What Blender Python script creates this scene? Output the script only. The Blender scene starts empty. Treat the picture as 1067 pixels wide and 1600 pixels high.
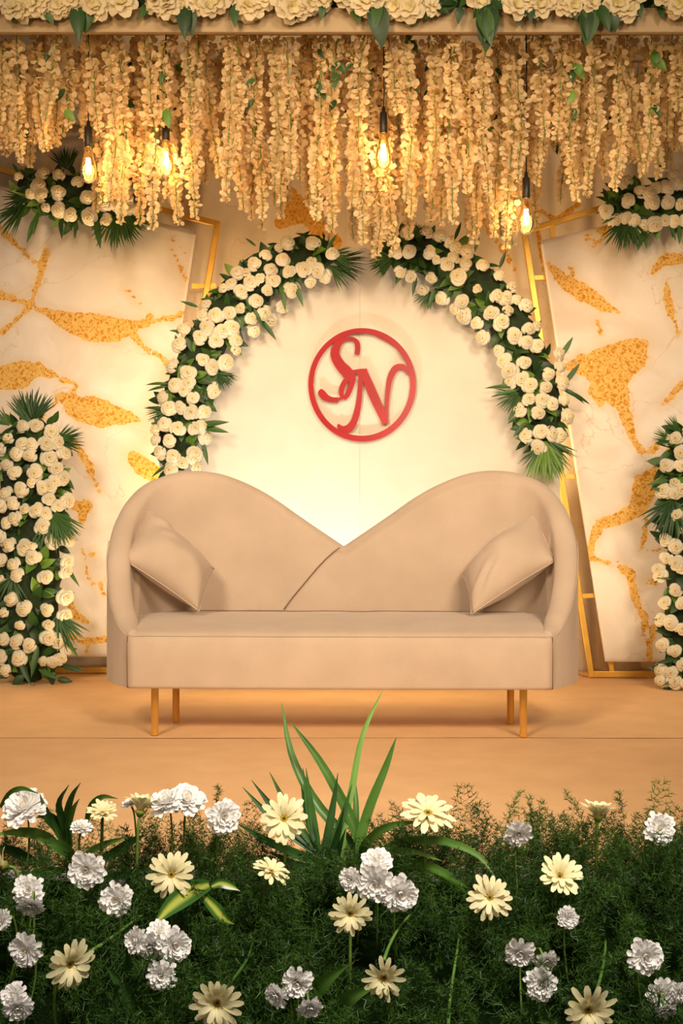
import bpy, bmesh, math, random
import numpy as np
from mathutils import Vector, Matrix, Euler, noise

# ------------------------------------------------------------------ camera, world, lights
scene = bpy.context.scene
C = scene.collection
R = math.radians
F = 1830.0                      # focal length in pixels of the 1067x1600 frame
HZ = 830.0                      # image row of the horizon
CX, CZ, CY = 533.5, 0.88, -5.0  # camera: principal column, height, y

cam_d = bpy.data.cameras.new('camera')
cam = bpy.data.objects.new('camera', cam_d)
C.objects.link(cam)
cam.location = (0, CY, CZ)
cam.rotation_euler = (R(90), 0, 0)
cam_d.sensor_width = 36
cam_d.lens = F / 1600 * 36
cam_d.shift_y = (HZ - 800) / 1600
cam_d.clip_end = 100
scene.camera = cam

scene.view_settings.view_transform = 'Standard'
scene.view_settings.look = 'None'
scene.view_settings.gamma = 1
scene.view_settings.use_curve_mapping = False
scene.view_settings.exposure = 0.06

w = bpy.data.worlds.new('hall'); scene.world = w
w.use_nodes = True
w.node_tree.nodes['Background'].inputs[0].default_value = (1.0, 0.84, 0.66, 1)
w.node_tree.nodes['Background'].inputs[1].default_value = 0.17


def spot(name, loc, target, watt, col, deg, blend=0.6, size=0.2):
    l = bpy.data.lights.new(name, 'SPOT')
    l.energy = watt; l.color = col; l.spot_size = R(deg); l.spot_blend = blend
    l.shadow_soft_size = size
    o = bpy.data.objects.new(name, l); C.objects.link(o)
    o.location = loc
    o.rotation_euler = (Vector(target) - Vector(loc)).to_track_quat('-Z', 'Y').to_euler()
    return o


WARM = (1.0, 0.66, 0.34)
# stage spotlights hung in the hall in front of the stage, plus a low fill
spot('front_spot', (-2.6, -7.0, 4.7), (0.0, 1.2, 0.95), 1600, (1.0, 0.77, 0.53), 42, 0.8, 0.9)
spot('front_spot', (2.6, -7.0, 4.7), (0.0, 1.2, 0.95), 1600, (1.0, 0.77, 0.53), 42, 0.8, 0.9)
spot('front_spot', (1.5, -8.5, 2.6), (0.0, 2.0, 1.55), 900, (1.0, 0.77, 0.52), 32, 0.9, 0.5)  # low front fill added to lift shadows on the bouquets and upper wall
# amber fill added to brighten the hanging flower curtain
spot('amber_fill', (-2.4, -6.5, 2.2), (0.1, 1.1, 3.15), 800, (1.0, 0.62, 0.26), 31, 0.5, 0.5)
# floor uplights behind the sofa, washing the arch board and the printed panels
spot('floor_uplight', (-0.36, 1.02, 0.10), (-0.22, 1.80, 1.15), 64, (1.0, 0.90, 0.76), 100, 1.0, 0.05)
spot('floor_uplight', (0.16, 1.06, 0.10), (0.12, 1.80, 1.0), 30, (1.0, 0.90, 0.76), 100, 1.0, 0.05)
spot('floor_uplight', (-1.15, 1.30, 0.10), (-1.35, 2.15, 1.2), 30, (1.0, 0.76, 0.47), 130, 1.0, 0.08)
spot('floor_uplight', (1.15, 1.30, 0.10), (1.45, 2.0, 1.2), 20, (1.0, 0.72, 0.42), 130, 1.0, 0.08)
# fill added between the arch board and the curtain, brightening it from below
spot('curtain_fill', (-0.80, 1.96, 0.10), (-0.80, 2.42, 2.3), 520, (1.0, 0.66, 0.33), 64, 1.0, 0.06)
spot('curtain_fill', (0.90, 1.92, 0.10), (0.90, 2.42, 2.3), 520, (1.0, 0.66, 0.33), 64, 1.0, 0.06)
# area lamp added to stand for the uplights' spill under the sofa
l_ = bpy.data.lights.new('uplight_spill', 'AREA'); l_.shape = 'RECTANGLE'; l_.size = 2.0; l_.size_y = 0.3; l_.energy = 4.5; l_.color = (1.0, 0.74, 0.45)
o_ = bpy.data.objects.new('uplight_spill', l_); C.objects.link(o_); o_.location = (0, 1.35, 0.45); o_.rotation_euler = (R(-28), 0, 0)
# white hall light over the aisle
spot('hall_light', (0.6, -4.1, 2.9), (0, -2.50, 0.1), 520, (1.0, 0.91, 0.79), 58, 1.0, 0.3)

random.seed(7)
rng = np.random.default_rng(7)


# ------------------------------------------------------------------ helpers
def P(px, py, Y):
    """a point of the place seen at pixel (px,py) and standing at depth Y"""
    D = Y - CY
    return Vector(((px - CX) * D / F, Y, CZ - (py - HZ) * D / F))


def S(Y):
    return F / (Y - CY)


def tag(o, label=None, cat=None, group=None, kind=None):
    if label: o['label'] = label
    if cat: o['category'] = cat
    if group: o['group'] = group
    if kind: o['kind'] = kind
    return o


def thing(name, label, cat, loc=(0, 0, 0), group=None, rotz=0):
    o = bpy.data.objects.new(name, None)
    o.empty_display_size = 0.05
    C.objects.link(o)
    o.location = loc
    o.rotation_euler = (0, 0, rotz)
    return tag(o, label, cat, group)


def pinv(o):
    m = Matrix.Translation(o.location) @ o.rotation_euler.to_matrix().to_4x4()
    return m.inverted()


def link(o, parent=None, local=False):
    C.objects.link(o)
    if parent is not None:
        o.parent = parent
        if not local:
            m = pinv(parent)
            if parent.parent is not None:
                m = pinv(parent) @ pinv(parent.parent)
            o.matrix_parent_inverse = m
    return o


def mesh(name, V, Fc, mat, smooth=True):
    me = bpy.data.meshes.new(name)
    me.from_pydata([tuple(v) for v in V], [], [tuple(f) for f in Fc])
    if mat: me.materials.append(mat)
    if smooth:
        me.polygons.foreach_set('use_smooth', [True] * len(me.polygons))
    me.update()
    return me


def npmesh(name, V, Q, mat, smooth=False):
    """fast mesh from an (n,3) array and an (m,4) or (m,3) array"""
    me = bpy.data.meshes.new(name)
    V = np.asarray(V, dtype=np.float32); Q = np.asarray(Q, dtype=np.int32)
    k = Q.shape[1]
    me.vertices.add(len(V)); me.vertices.foreach_set('co', V.ravel())
    me.loops.add(Q.size); me.loops.foreach_set('vertex_index', Q.ravel())
    me.polygons.add(len(Q))
    me.polygons.foreach_set('loop_start', np.arange(0, Q.size, k, dtype=np.int32))
    if smooth: me.polygons.foreach_set('use_smooth', np.ones(len(Q), dtype=bool))
    me.materials.append(mat)
    me.update(calc_edges=True); me.validate()
    return me


def obj(name, me, parent=None, local=False, mat4=None):
    o = bpy.data.objects.new(name, me)
    link(o, parent, local)
    if mat4 is not None: o.matrix_basis = mat4
    return o


def frame_z(n, roll=0.0):
    n = Vector(n).normalized()
    return n.to_track_quat('Z', 'Y').to_matrix().to_4x4() @ Matrix.Rotation(roll, 4, 'Z')


def place(loc, n, roll=0.0, s=1.0):
    return Matrix.Translation(loc) @ frame_z(n, roll) @ Matrix.Scale(s, 4)


def catmull(pts, n):
    pts = [Vector(p) for p in pts]
    q = [2 * pts[0] - pts[1]] + pts + [2 * pts[-1] - pts[-2]]
    out = []
    m = len(pts) - 1
    for i in range(n):
        t = i / (n - 1) * m
        k = min(int(t), m - 1); f = t - k
        a, b, c, d = q[k], q[k + 1], q[k + 2], q[k + 3]
        out.append(0.5 * ((2 * b) + (c - a) * f + (2 * a - 5 * b + 4 * c - d) * f * f + (3 * b - a - 3 * c + d) * f ** 3))
    return out


class MB:
    def __init__(s): s.v = []; s.f = []

    def add(s, V, Fc):
        b = len(s.v)
        s.v += [tuple(v) for v in V]
        s.f += [tuple(i + b for i in f) for f in Fc]

    def box(s, a, b):
        x0, y0, z0 = a; x1, y1, z1 = b
        s.add([(x0, y0, z0), (x1, y0, z0), (x1, y1, z0), (x0, y1, z0), (x0, y0, z1), (x1, y0, z1), (x1, y1, z1), (x0, y1, z1)],
              [(0, 3, 2, 1), (4, 5, 6, 7), (0, 1, 5, 4), (1, 2, 6, 5), (2, 3, 7, 6), (3, 0, 4, 7)])

    def tube(s, pts, r, k=6, caps=True, r1=None):
        pts = [Vector(p) for p in pts]
        n = len(pts); V = []; Fc = []
        up = Vector((0.13, 0.21, 1))
        for i, p in enumerate(pts):
            t = (pts[min(i + 1, n - 1)] - pts[max(i - 1, 0)]).normalized()
            a = t.cross(up)
            if a.length < 0.1: a = t.cross(Vector((1, 0, 0)))
            a.normalize(); b = t.cross(a)
            rr = r if r1 is None else r + (r1 - r) * i / (n - 1)
            for j in range(k):
                th = 2 * math.pi * j / k
                V.append(p + (a * math.cos(th) + b * math.sin(th)) * rr)
        for i in range(n - 1):
            for j in range(k):
                Fc.append((i * k + j, i * k + (j + 1) % k, (i + 1) * k + (j + 1) % k, (i + 1) * k + j))
        if caps:
            Fc.append(tuple(range(k - 1, -1, -1))); Fc.append(tuple((n - 1) * k + j for j in range(k)))
        s.add(V, Fc)

    def bar(s, a, b, wd, dp, nrm=(0, -1, 0)):
        """square bar from a to b, wd across, dp along nrm"""
        a = Vector(a); b = Vector(b); t = (b - a).normalized(); nn = Vector(nrm).normalized()
        x = t.cross(nn).normalized() * wd / 2; y = nn * dp / 2
        s.add([a - x - y, a + x - y, a + x + y, a - x + y, b - x - y, b + x - y, b + x + y, b - x + y],
              [(0, 3, 2, 1), (4, 5, 6, 7), (0, 1, 5, 4), (1, 2, 6, 5), (2, 3, 7, 6), (3, 0, 4, 7)])

    def lathe(s, prof, k=16, loc=(0, 0, 0)):
        V = []; Fc = []
        for (r, z) in prof:
            for j in range(k):
                th = 2 * math.pi * j / k
                V.append((loc[0] + r * math.cos(th), loc[1] + r * math.sin(th), loc[2] + z))
        for i in range(len(prof) - 1):
            for j in range(k):
                Fc.append((i * k + j, i * k + (j + 1) % k, (i + 1) * k + (j + 1) % k, (i + 1) * k + j))
        s.add(V, Fc)

    def mesh(s, name, mat, smooth=True): return mesh(name, s.v, s.f, mat, smooth)

    def build(s, name, mat, parent=None, smooth=True, local=False):
        return obj(name, s.mesh(name, mat, smooth), parent, local)


def bevel(o, wd=0.004, seg=2):
    m = o.modifiers.new('bevel', 'BEVEL'); m.width = wd; m.segments = seg; m.limit_method = 'ANGLE'
    return o


# ------------------------------------------------------------------ materials
def nodes(m):
    m.use_nodes = True
    nt = m.node_tree
    return nt, nt.nodes, nt.links, nt.nodes['Principled BSDF']


def mat_plain(name, col, rough=0.6, metal=0.0, var=0.0, scale=8.0, bump=0.0, bscale=200.0, sheen=0.0, coords='Object', spec=0.5):
    m = bpy.data.materials.new(name)
    nt, N, L, b = nodes(m)
    b.inputs['Roughness'].default_value = rough
    b.inputs['Metallic'].default_value = metal
    b.inputs['Specular IOR Level'].default_value = spec
    if sheen: b.inputs['Sheen Weight'].default_value = sheen
    tc = N.new('ShaderNodeTexCoord')
    if var:
        n = N.new('ShaderNodeTexNoise'); n.inputs['Scale'].default_value = scale; n.inputs['Detail'].default_value = 4
        L.new(tc.outputs[coords], n.inputs['Vector'])
        r = N.new('ShaderNodeValToRGB')
        r.color_ramp.elements[0].position = 0.3; r.color_ramp.elements[1].position = 0.7
        r.color_ramp.elements[0].color = tuple(max(0, c * (1 - var)) for c in col) + (1,)
        r.color_ramp.elements[1].color = tuple(min(1, c * (1 + var)) for c in col) + (1,)
        L.new(n.outputs['Fac'], r.inputs[0]); L.new(r.outputs[0], b.inputs['Base Color'])
    else:
        b.inputs['Base Color'].default_value = col + (1,)
    if bump:
        n2 = N.new('ShaderNodeTexNoise'); n2.inputs['Scale'].default_value = bscale; n2.inputs['Detail'].default_value = 3
        L.new(tc.outputs[coords], n2.inputs['Vector'])
        bp = N.new('ShaderNodeBump'); bp.inputs['Strength'].default_value = bump; bp.inputs['Distance'].default_value = 0.004
        L.new(n2.outputs['Fac'], bp.inputs['Height']); L.new(bp.outputs[0], b.inputs['Normal'])
    return m


def mat_petal(name, col, core, core_r=0.35, trans=0.25, rough=0.55, var=0.05):
    """petal: thin, lets some light through; the heart of the bloom has its own tint (object space radius)"""
    m = bpy.data.materials.new(name)
    nt, N, L, b = nodes(m)
    b.inputs['Roughness'].default_value = rough
    b.inputs['Specular IOR Level'].default_value = 0.25
    tc = N.new('ShaderNodeTexCoord')
    sx = N.new('ShaderNodeSeparateXYZ'); L.new(tc.outputs['Object'], sx.inputs[0])
    cx = N.new('ShaderNodeCombineXYZ'); L.new(sx.outputs[0], cx.inputs[0]); L.new(sx.outputs[1], cx.inputs[1])
    ln = N.new('ShaderNodeVectorMath'); ln.operation = 'LENGTH'; L.new(cx.outputs[0], ln.inputs[0])
    r = N.new('ShaderNodeValToRGB')
    r.color_ramp.elements[0].position = 0.0; r.color_ramp.elements[0].color = core + (1,)
    r.color_ramp.elements[1].position = core_r; r.color_ramp.elements[1].color = col + (1,)
    L.new(ln.outputs['Value'], r.inputs[0])
    oi = N.new('ShaderNodeObjectInfo')
    hs = N.new('ShaderNodeHueSaturation')
    mr = N.new('ShaderNodeMapRange'); mr.inputs[3].default_value = 1 - 2 * var; mr.inputs[4].default_value = 1 + var
    L.new(oi.outputs['Random'], mr.inputs[0]); L.new(mr.outputs[0], hs.inputs['Value'])
    L.new(r.outputs[0], hs.inputs['Color'])
    L.new(hs.outputs[0], b.inputs['Base Color'])
    t = N.new('ShaderNodeBsdfTranslucent'); L.new(hs.outputs[0], t.inputs[0])
    mx = N.new('ShaderNodeMixShader'); mx.inputs[0].default_value = trans
    L.new(b.outputs[0], mx.inputs[1]); L.new(t.outputs[0], mx.inputs[2])
    L.new(mx.outputs[0], N['Material Output'].inputs[0])
    return m


def mat_leaf(name, a, c, rough=0.4, trans=0.15, scale=30.0):
    m = bpy.data.materials.new(name)
    nt, N, L, b = nodes(m)
    b.inputs['Roughness'].default_value = rough
    b.inputs['Specular IOR Level'].default_value = 0.35
    tc = N.new('ShaderNodeTexCoord')
    n = N.new('ShaderNodeTexNoise'); n.inputs['Scale'].default_value = scale; n.inputs['Detail'].default_value = 2
    L.new(tc.outputs['Object'], n.inputs['Vector'])
    oi = N.new('ShaderNodeObjectInfo')
    ad = N.new('ShaderNodeMath'); ad.operation = 'ADD'
    L.new(n.outputs['Fac'], ad.inputs[0]); L.new(oi.outputs['Random'], ad.inputs[1])
    r = N.new('ShaderNodeValToRGB')
    r.color_ramp.elements[0].position = 0.25; r.color_ramp.elements[0].color = a + (1,)
    r.color_ramp.elements[1].position = 1.0; r.color_ramp.elements[1].color = c + (1,)
    h = N.new('ShaderNodeMath'); h.operation = 'MULTIPLY'; h.inputs[1].default_value = 0.62
    L.new(ad.outputs[0], h.inputs[0])
    L.new(h.outputs[0], r.inputs[0]); L.new(r.outputs[0], b.inputs['Base Color'])
    t = N.new('ShaderNodeBsdfTranslucent'); L.new(r.outputs[0], t.inputs[0])
    mx = N.new('ShaderNodeMixShader'); mx.inputs[0].default_value = trans
    L.new(b.outputs[0], mx.inputs[1]); L.new(t.outputs[0], mx.inputs[2])
    L.new(mx.outputs[0], N['Material Output'].inputs[0])
    return m


def mat_marble(name, base, base2, gold, gold2, amp=0.028):
    """printed cloth: gold veins where the 'vein' attribute (metres from the drawn veins) is below the noise"""
    m = bpy.data.materials.new(name)
    nt, N, L, b = nodes(m)
    b.inputs['Roughness'].default_value = 0.6
    b.inputs['Specular IOR Level'].default_value = 0.2
    tc = N.new('ShaderNodeTexCoord')
    at = N.new('ShaderNodeAttribute'); at.attribute_name = 'vein'
    nz = N.new('ShaderNodeTexNoise'); nz.inputs['Scale'].default_value = 20; nz.inputs['Detail'].default_value = 7; nz.inputs['Roughness'].default_value = 0.62
    L.new(tc.outputs['Object'], nz.inputs['Vector'])
    s = N.new('ShaderNodeMath'); s.operation = 'SUBTRACT'; L.new(nz.outputs['Fac'], s.inputs[0]); s.inputs[1].default_value = 0.5
    k = N.new('ShaderNodeMath'); k.operation = 'MULTIPLY_ADD'; L.new(s.outputs[0], k.inputs[0]); k.inputs[1].default_value = amp * 3.2
    L.new(at.outputs['Fac'], k.inputs[2])
    mask = N.new('ShaderNodeMapRange'); mask.inputs[1].default_value = 0.001; mask.inputs[2].default_value = -0.002
    L.new(k.outputs[0], mask.inputs[0])
    # faint grey-ochre stains round the veins
    halo = N.new('ShaderNodeMapRange'); halo.inputs[1].default_value = 0.05; halo.inputs[2].default_value = -0.01; halo.inputs[4].default_value = 0.45
    L.new(k.outputs[0], halo.inputs[0])
    n2 = N.new('ShaderNodeTexNoise'); n2.inputs['Scale'].default_value = 2.2; n2.inputs['Detail'].default_value = 6; n2.inputs['Distortion'].default_value = 1.2
    L.new(tc.outputs['Object'], n2.inputs['Vector'])
    r = N.new('ShaderNodeValToRGB')
    r.color_ramp.elements[0].position = 0.36; r.color_ramp.elements[0].color = base2 + (1,)
    r.color_ramp.elements[1].position = 0.58; r.color_ramp.elements[1].color = base + (1,)
    L.new(n2.outputs['Fac'], r.inputs[0])
    # crackled gold
    vo = N.new('ShaderNodeTexVoronoi'); vo.feature = 'DISTANCE_TO_EDGE'; vo.inputs['Scale'].default_value = 34
    mp = N.new('ShaderNodeMixRGB'); mp.inputs[0].default_value = 0.12
    n3 = N.new('ShaderNodeTexNoise'); n3.inputs['Scale'].default_value = 20; n3.inputs['Detail'].default_value = 3
    L.new(tc.outputs['Object'], n3.inputs['Vector'])
    L.new(tc.outputs['Object'], mp.inputs[1]); L.new(n3.outputs['Color'], mp.inputs[2])
    L.new(mp.outputs[0], vo.inputs['Vector'])
    g = N.new('ShaderNodeValToRGB')
    g.color_ramp.elements[0].position = 0.03; g.color_ramp.elements[0].color = gold2 + (1,)
    g.color_ramp.elements[1].position = 0.28; g.color_ramp.elements[1].color = gold + (1,)
    L.new(vo.outputs['Distance'], g.inputs[0])
    m0 = N.new('ShaderNodeMixRGB'); L.new(halo.outputs[0], m0.inputs[0]); L.new(r.outputs[0], m0.inputs[1]); m0.inputs[2].default_value = (0.72, 0.52, 0.28, 1)
    nh = N.new('ShaderNodeTexNoise'); nh.inputs['Scale'].default_value = 1.9; nh.inputs['Detail'].default_value = 5; nh.inputs['Distortion'].default_value = 0.5
    L.new(tc.outputs['Object'], nh.inputs['Vector'])
    hs_ = N.new('ShaderNodeMath'); hs_.operation = 'SUBTRACT'; L.new(nh.outputs['Fac'], hs_.inputs[0]); hs_.inputs[1].default_value = 0.47
    ha = N.new('ShaderNodeMath'); ha.operation = 'ABSOLUTE'; L.new(hs_.outputs[0], ha.inputs[0])
    hm = N.new('ShaderNodeMapRange'); hm.inputs[1].default_value = 0.0055; hm.inputs[2].default_value = 0.001; hm.inputs[4].default_value = 0.55
    L.new(ha.outputs[0], hm.inputs[0])
    hp = N.new('ShaderNodeMath'); hp.operation = 'MULTIPLY'; L.new(hm.outputs[0], hp.inputs[0]); L.new(n2.outputs['Fac'], hp.inputs[1])
    mh = N.new('ShaderNodeMixRGB'); L.new(hp.outputs[0], mh.inputs[0]); L.new(m0.outputs[0], mh.inputs[1]); mh.inputs[2].default_value = gold + (1,)
    m0 = mh
    m1 = N.new('ShaderNodeMixRGB'); L.new(mask.outputs[0], m1.inputs[0]); L.new(m0.outputs[0], m1.inputs[1]); L.new(g.outputs[0], m1.inputs[2])
    L.new(m1.outputs[0], b.inputs['Base Color'])
    bp = N.new('ShaderNodeBump'); bp.inputs['Strength'].default_value = 0.15; bp.inputs['Distance'].default_value = 0.002
    n4 = N.new('ShaderNodeTexNoise'); n4.inputs['Scale'].default_value = 260
    L.new(tc.outputs['Object'], n4.inputs['Vector']); L.new(n4.outputs['Fac'], bp.inputs['Height']); L.new(bp.outputs[0], b.inputs['Normal'])
    return m


def mat_fabric(name, col, col2, rough=0.85, weave=420.0, bump=0.25, sheen=0.25):
    m = bpy.data.materials.new(name)
    nt, N, L, b = nodes(m)
    b.inputs['Roughness'].default_value = rough
    b.inputs['Specular IOR Level'].default_value = 0.15
    b.inputs['Sheen Weight'].default_value = sheen
    tc = N.new('ShaderNodeTexCoord')
    n = N.new('ShaderNodeTexNoise'); n.inputs['Scale'].default_value = weave; n.inputs['Detail'].default_value = 2
    L.new(tc.outputs['Object'], n.inputs['Vector'])
    n2 = N.new('ShaderNodeTexNoise'); n2.inputs['Scale'].default_value = 5; n2.inputs['Detail'].default_value = 4
    L.new(tc.outputs['Object'], n2.inputs['Vector'])
    ad = N.new('ShaderNodeMath'); ad.operation = 'MULTIPLY_ADD'; ad.inputs[1].default_value = 0.5
    L.new(n.outputs['Fac'], ad.inputs[0]); L.new(n2.outputs['Fac'], ad.inputs[2])
    r = N.new('ShaderNodeValToRGB')
    r.color_ramp.elements[0].position = 0.55; r.color_ramp.elements[0].color = col2 + (1,)
    r.color_ramp.elements[1].position = 0.95; r.color_ramp.elements[1].color = col + (1,)
    L.new(ad.outputs[0], r.inputs[0]); L.new(r.outputs[0], b.inputs['Base Color'])
    bp = N.new('ShaderNodeBump'); bp.inputs['Strength'].default_value = bump; bp.inputs['Distance'].default_value = 0.002
    L.new(n.outputs['Fac'], bp.inputs['Height']); L.new(bp.outputs[0], b.inputs['Normal'])
    return m


M = {}
M['sofa'] = mat_fabric('sofa_fabric', (0.60, 0.475, 0.370), (0.52, 0.405, 0.310), weave=300)
M['seam'] = mat_plain('sofa_seam', (0.20, 0.13, 0.08), 0.9)
M['carpet'] = mat_fabric('carpet', (0.84, 0.51, 0.225), (0.76, 0.45, 0.19), weave=160, bump=0.5, sheen=0.1)
M['carpet2'] = mat_fabric('carpet_front', (0.80, 0.48, 0.22), (0.72, 0.42, 0.185), weave=160, bump=0.5, sheen=0.1)
M['gold_metal'] = mat_plain('brushed_gold', (0.90, 0.62, 0.20), 0.32, 0.85, 0.08, 12)
M['gold_frame'] = mat_plain('gold_paint', (0.72, 0.42, 0.07), 0.38, 0.55, 0.08, 12)
M['board'] = mat_fabric('arch_cloth', (0.68, 0.63, 0.545), (0.63, 0.58, 0.50), weave=240, bump=0.2, sheen=0.0)
M['panel'] = mat_marble('marble_print', (0.82, 0.75, 0.66), (0.74, 0.64, 0.53), (0.56, 0.235, 0.012), (0.82, 0.52, 0.15), 0.019)
M['curtain'] = mat_marble('curtain_print', (0.70, 0.60, 0.46), (0.63, 0.53, 0.39), (0.50, 0.20, 0.01), (0.68, 0.38, 0.08), 0.015)
M['beam'] = mat_plain('beam_cloth', (0.44, 0.33, 0.20), 0.8, 0, 0.06, 6, 0.2, 60)
M['red'] = mat_plain('red_acrylic', (0.34, 0.006, 0.010), 0.26, 0.0, 0.1, 5, spec=0.2)
M['rose'] = mat_petal('ivory_rose', (0.92, 0.87, 0.70), (0.90, 0.78, 0.42), 0.55, 0.3)
M['blossom'] = mat_petal('cream_blossom', (0.84, 0.74, 0.52), (0.80, 0.70, 0.32), 0.5, 0.3)
M['wisteria'] = mat_petal('wisteria_petal', (0.88, 0.72, 0.44), (0.86, 0.72, 0.42), 0.01, 0.5)
M['leaf'] = mat_leaf('dark_leaf', (0.010, 0.035, 0.008), (0.05, 0.13, 0.025))
M['leaf_light'] = mat_leaf('light_leaf', (0.06, 0.17, 0.02), (0.19, 0.34, 0.05))
M['core'] = mat_plain('moss_core', (0.012, 0.028, 0.008), 0.95, 0, 0.5, 20, 0.8, 60)
M['stem'] = mat_leaf('stem_green', (0.10, 0.20, 0.03), (0.24, 0.36, 0.07))
M['palm'] = mat_leaf('palm_green', (0.015, 0.05, 0.012), (0.06, 0.16, 0.03))
M['black'] = mat_plain('black_plastic', (0.012, 0.01, 0.009), 0.45)
M['mum'] = mat_petal('white_mum', (0.90, 0.88, 0.86), (0.86, 0.78, 0.58), 0.22, 0.15, var=0.03)
M['gerb'] = mat_petal('pale_yellow_petal', (0.90, 0.82, 0.50), (0.86, 0.70, 0.26), 0.4, 0.2, var=0.04)
M['gerb_disc'] = mat_plain('gerbera_disc', (0.62, 0.42, 0.05), 0.8, 0, 0.3, 60, 0.8, 300)
M['gerb_eye'] = mat_plain('gerbera_eye', (0.05, 0.035, 0.01), 0.9)
M['fern'] = mat_leaf('fern_green', (0.006, 0.026, 0.003), (0.11, 0.25, 0.028), 0.5, 0.2, 11)
M['strap'] = mat_leaf('strap_leaf', (0.04, 0.12, 0.015), (0.17, 0.34, 0.06), 0.35, 0.2, 12)
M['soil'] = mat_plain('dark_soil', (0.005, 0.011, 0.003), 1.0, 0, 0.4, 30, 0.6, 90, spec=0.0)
M['white_trim'] = mat_plain('white_cloth', (0.72, 0.66, 0.58), 0.8, 0, 0.05, 8)
M['ground'] = mat_plain('hall_floor', (0.05, 0.04, 0.03), 0.8, 0, 0.2, 4)
M['ceil'] = mat_plain('dark_ceiling', (0.20, 0.15, 0.10), 0.9, 0, 0.1, 3)


def mat_glass():
    m = bpy.data.materials.new('bulb_glass')
    nt, N, L, b = nodes(m)
    tr = N.new('ShaderNodeBsdfTransparent'); tr.inputs[0].default_value = (1.0, 0.93, 0.80, 1)
    gl = N.new('ShaderNodeBsdfGlossy'); gl.inputs['Roughness'].default_value = 0.05; gl.inputs[0].default_value = (1, 0.85, 0.6, 1)
    fr = N.new('ShaderNodeFresnel'); fr.inputs[0].default_value = 1.35
    mx = N.new('ShaderNodeMixShader')
    L.new(fr.outputs[0], mx.inputs[0]); L.new(tr.outputs[0], mx.inputs[1]); L.new(gl.outputs[0], mx.inputs[2])
    L.new(mx.outputs[0], N['Material Output'].inputs[0])
    return m


def mat_emit(name, col, s):
    m = bpy.data.materials.new(name)
    nt, N, L, b = nodes(m)
    e = N.new('ShaderNodeEmission'); e.inputs[0].default_value = col + (1,); e.inputs[1].default_value = s
    L.new(e.outputs[0], N['Material Output'].inputs[0])
    return m


M['glass'] = mat_glass()
M['filament'] = mat_emit('glowing_filament', (1.0, 0.62, 0.25), 60)

# ------------------------------------------------------------------ the setting
SEAM_Y = 0.03


def grid_plane(name, x0, x1, y0, y1, nx, ny, zf, mat):
    V = []; Q = []
    for j in range(ny + 1):
        for i in range(nx + 1):
            x = x0 + (x1 - x0) * i / nx; y = y0 + (y1 - y0) * j / ny
            V.append((x, y, zf(x, y)))
    for j in range(ny):
        for i in range(nx):
            a = j * (nx + 1) + i
            Q.append((a, a + 1, a + nx + 2, a + nx + 1))
    return npmesh(name, V, Q, mat, True)


def wrinkle(x, y):
    return 0.006 * noise.noise(Vector((x * 0.7, y * 3.0, 0.3))) + 0.003 * noise.noise(Vector((x * 2.0, y * 9.0, 4.3)))


fl = MB(); fl.box((-4.2, -2.0, -0.10), (4.2, 2.7, -0.012))
floor = tag(fl.build('floor', M['carpet'], smooth=False), kind='structure')
# carpet laid on the stage in two lengths: the rear one ends in a lip just in front of the sofa legs
c1 = obj('carpet_length', grid_plane('carpet_length', -4.2, 4.2, SEAM_Y - 0.03, 2.7, 140, 90,
         lambda x, y: max(-0.004, min(0.0, -0.002 + 0.4 * wrinkle(x, y))) , M['carpet']), floor)
c2 = obj('carpet_length', grid_plane('carpet_length', -4.2, 4.2, -2.0, SEAM_Y + 0.02, 140, 90,
         lambda x, y: -0.0035 + min(0.0, wrinkle(x, y)), M['carpet2']), floor)
b = MB(); b.box((-4.2, -2.035, -0.60), (4.2, -1.995, 0.012))
trim = tag(b.build('trim_1', M['white_trim'], smooth=False), kind='structure')
b = MB(); b.box((-7, -12, -0.66), (7, -2.0, -0.60))
tag(b.build('floor_hall', M['ground'], smooth=False), kind='structure')


# ---- drawn veins: (x px, y px, half width px)
def vein_sdf(px, py, veins):
    best = np.full(px.shape, 1e9)
    for line in veins:
        for (a, b_) in zip(line[:-1], line[1:]):
            ax, ay, aw = a; bx, by, bw = b_
            dx, dy = bx - ax, by - ay
            t = np.clip(((px - ax) * dx + (py - ay) * dy) / (dx * dx + dy * dy + 1e-6), 0, 1)
            d = np.hypot(px - ax - t * dx, py - ay - t * dy) - (aw + t * (bw - aw)) * 1.1 - 0.6
            best = np.minimum(best, d)
    return best


def add_vein(me, veins, Yd):
    n = len(me.vertices)
    co = np.zeros(n * 3, dtype=np.float32); me.vertices.foreach_get('co', co); co = co.reshape(-1, 3)
    s = S(Yd)
    px = co[:, 0] * s + CX; py = HZ - (co[:, 2] - CZ) * s
    d = vein_sdf(px, py, veins) / s
    at = me.attributes.new('vein', 'FLOAT', 'POINT')
    at.data.foreach_set('value', np.clip(d, -0.3, 0.6).astype(np.float32))


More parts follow.
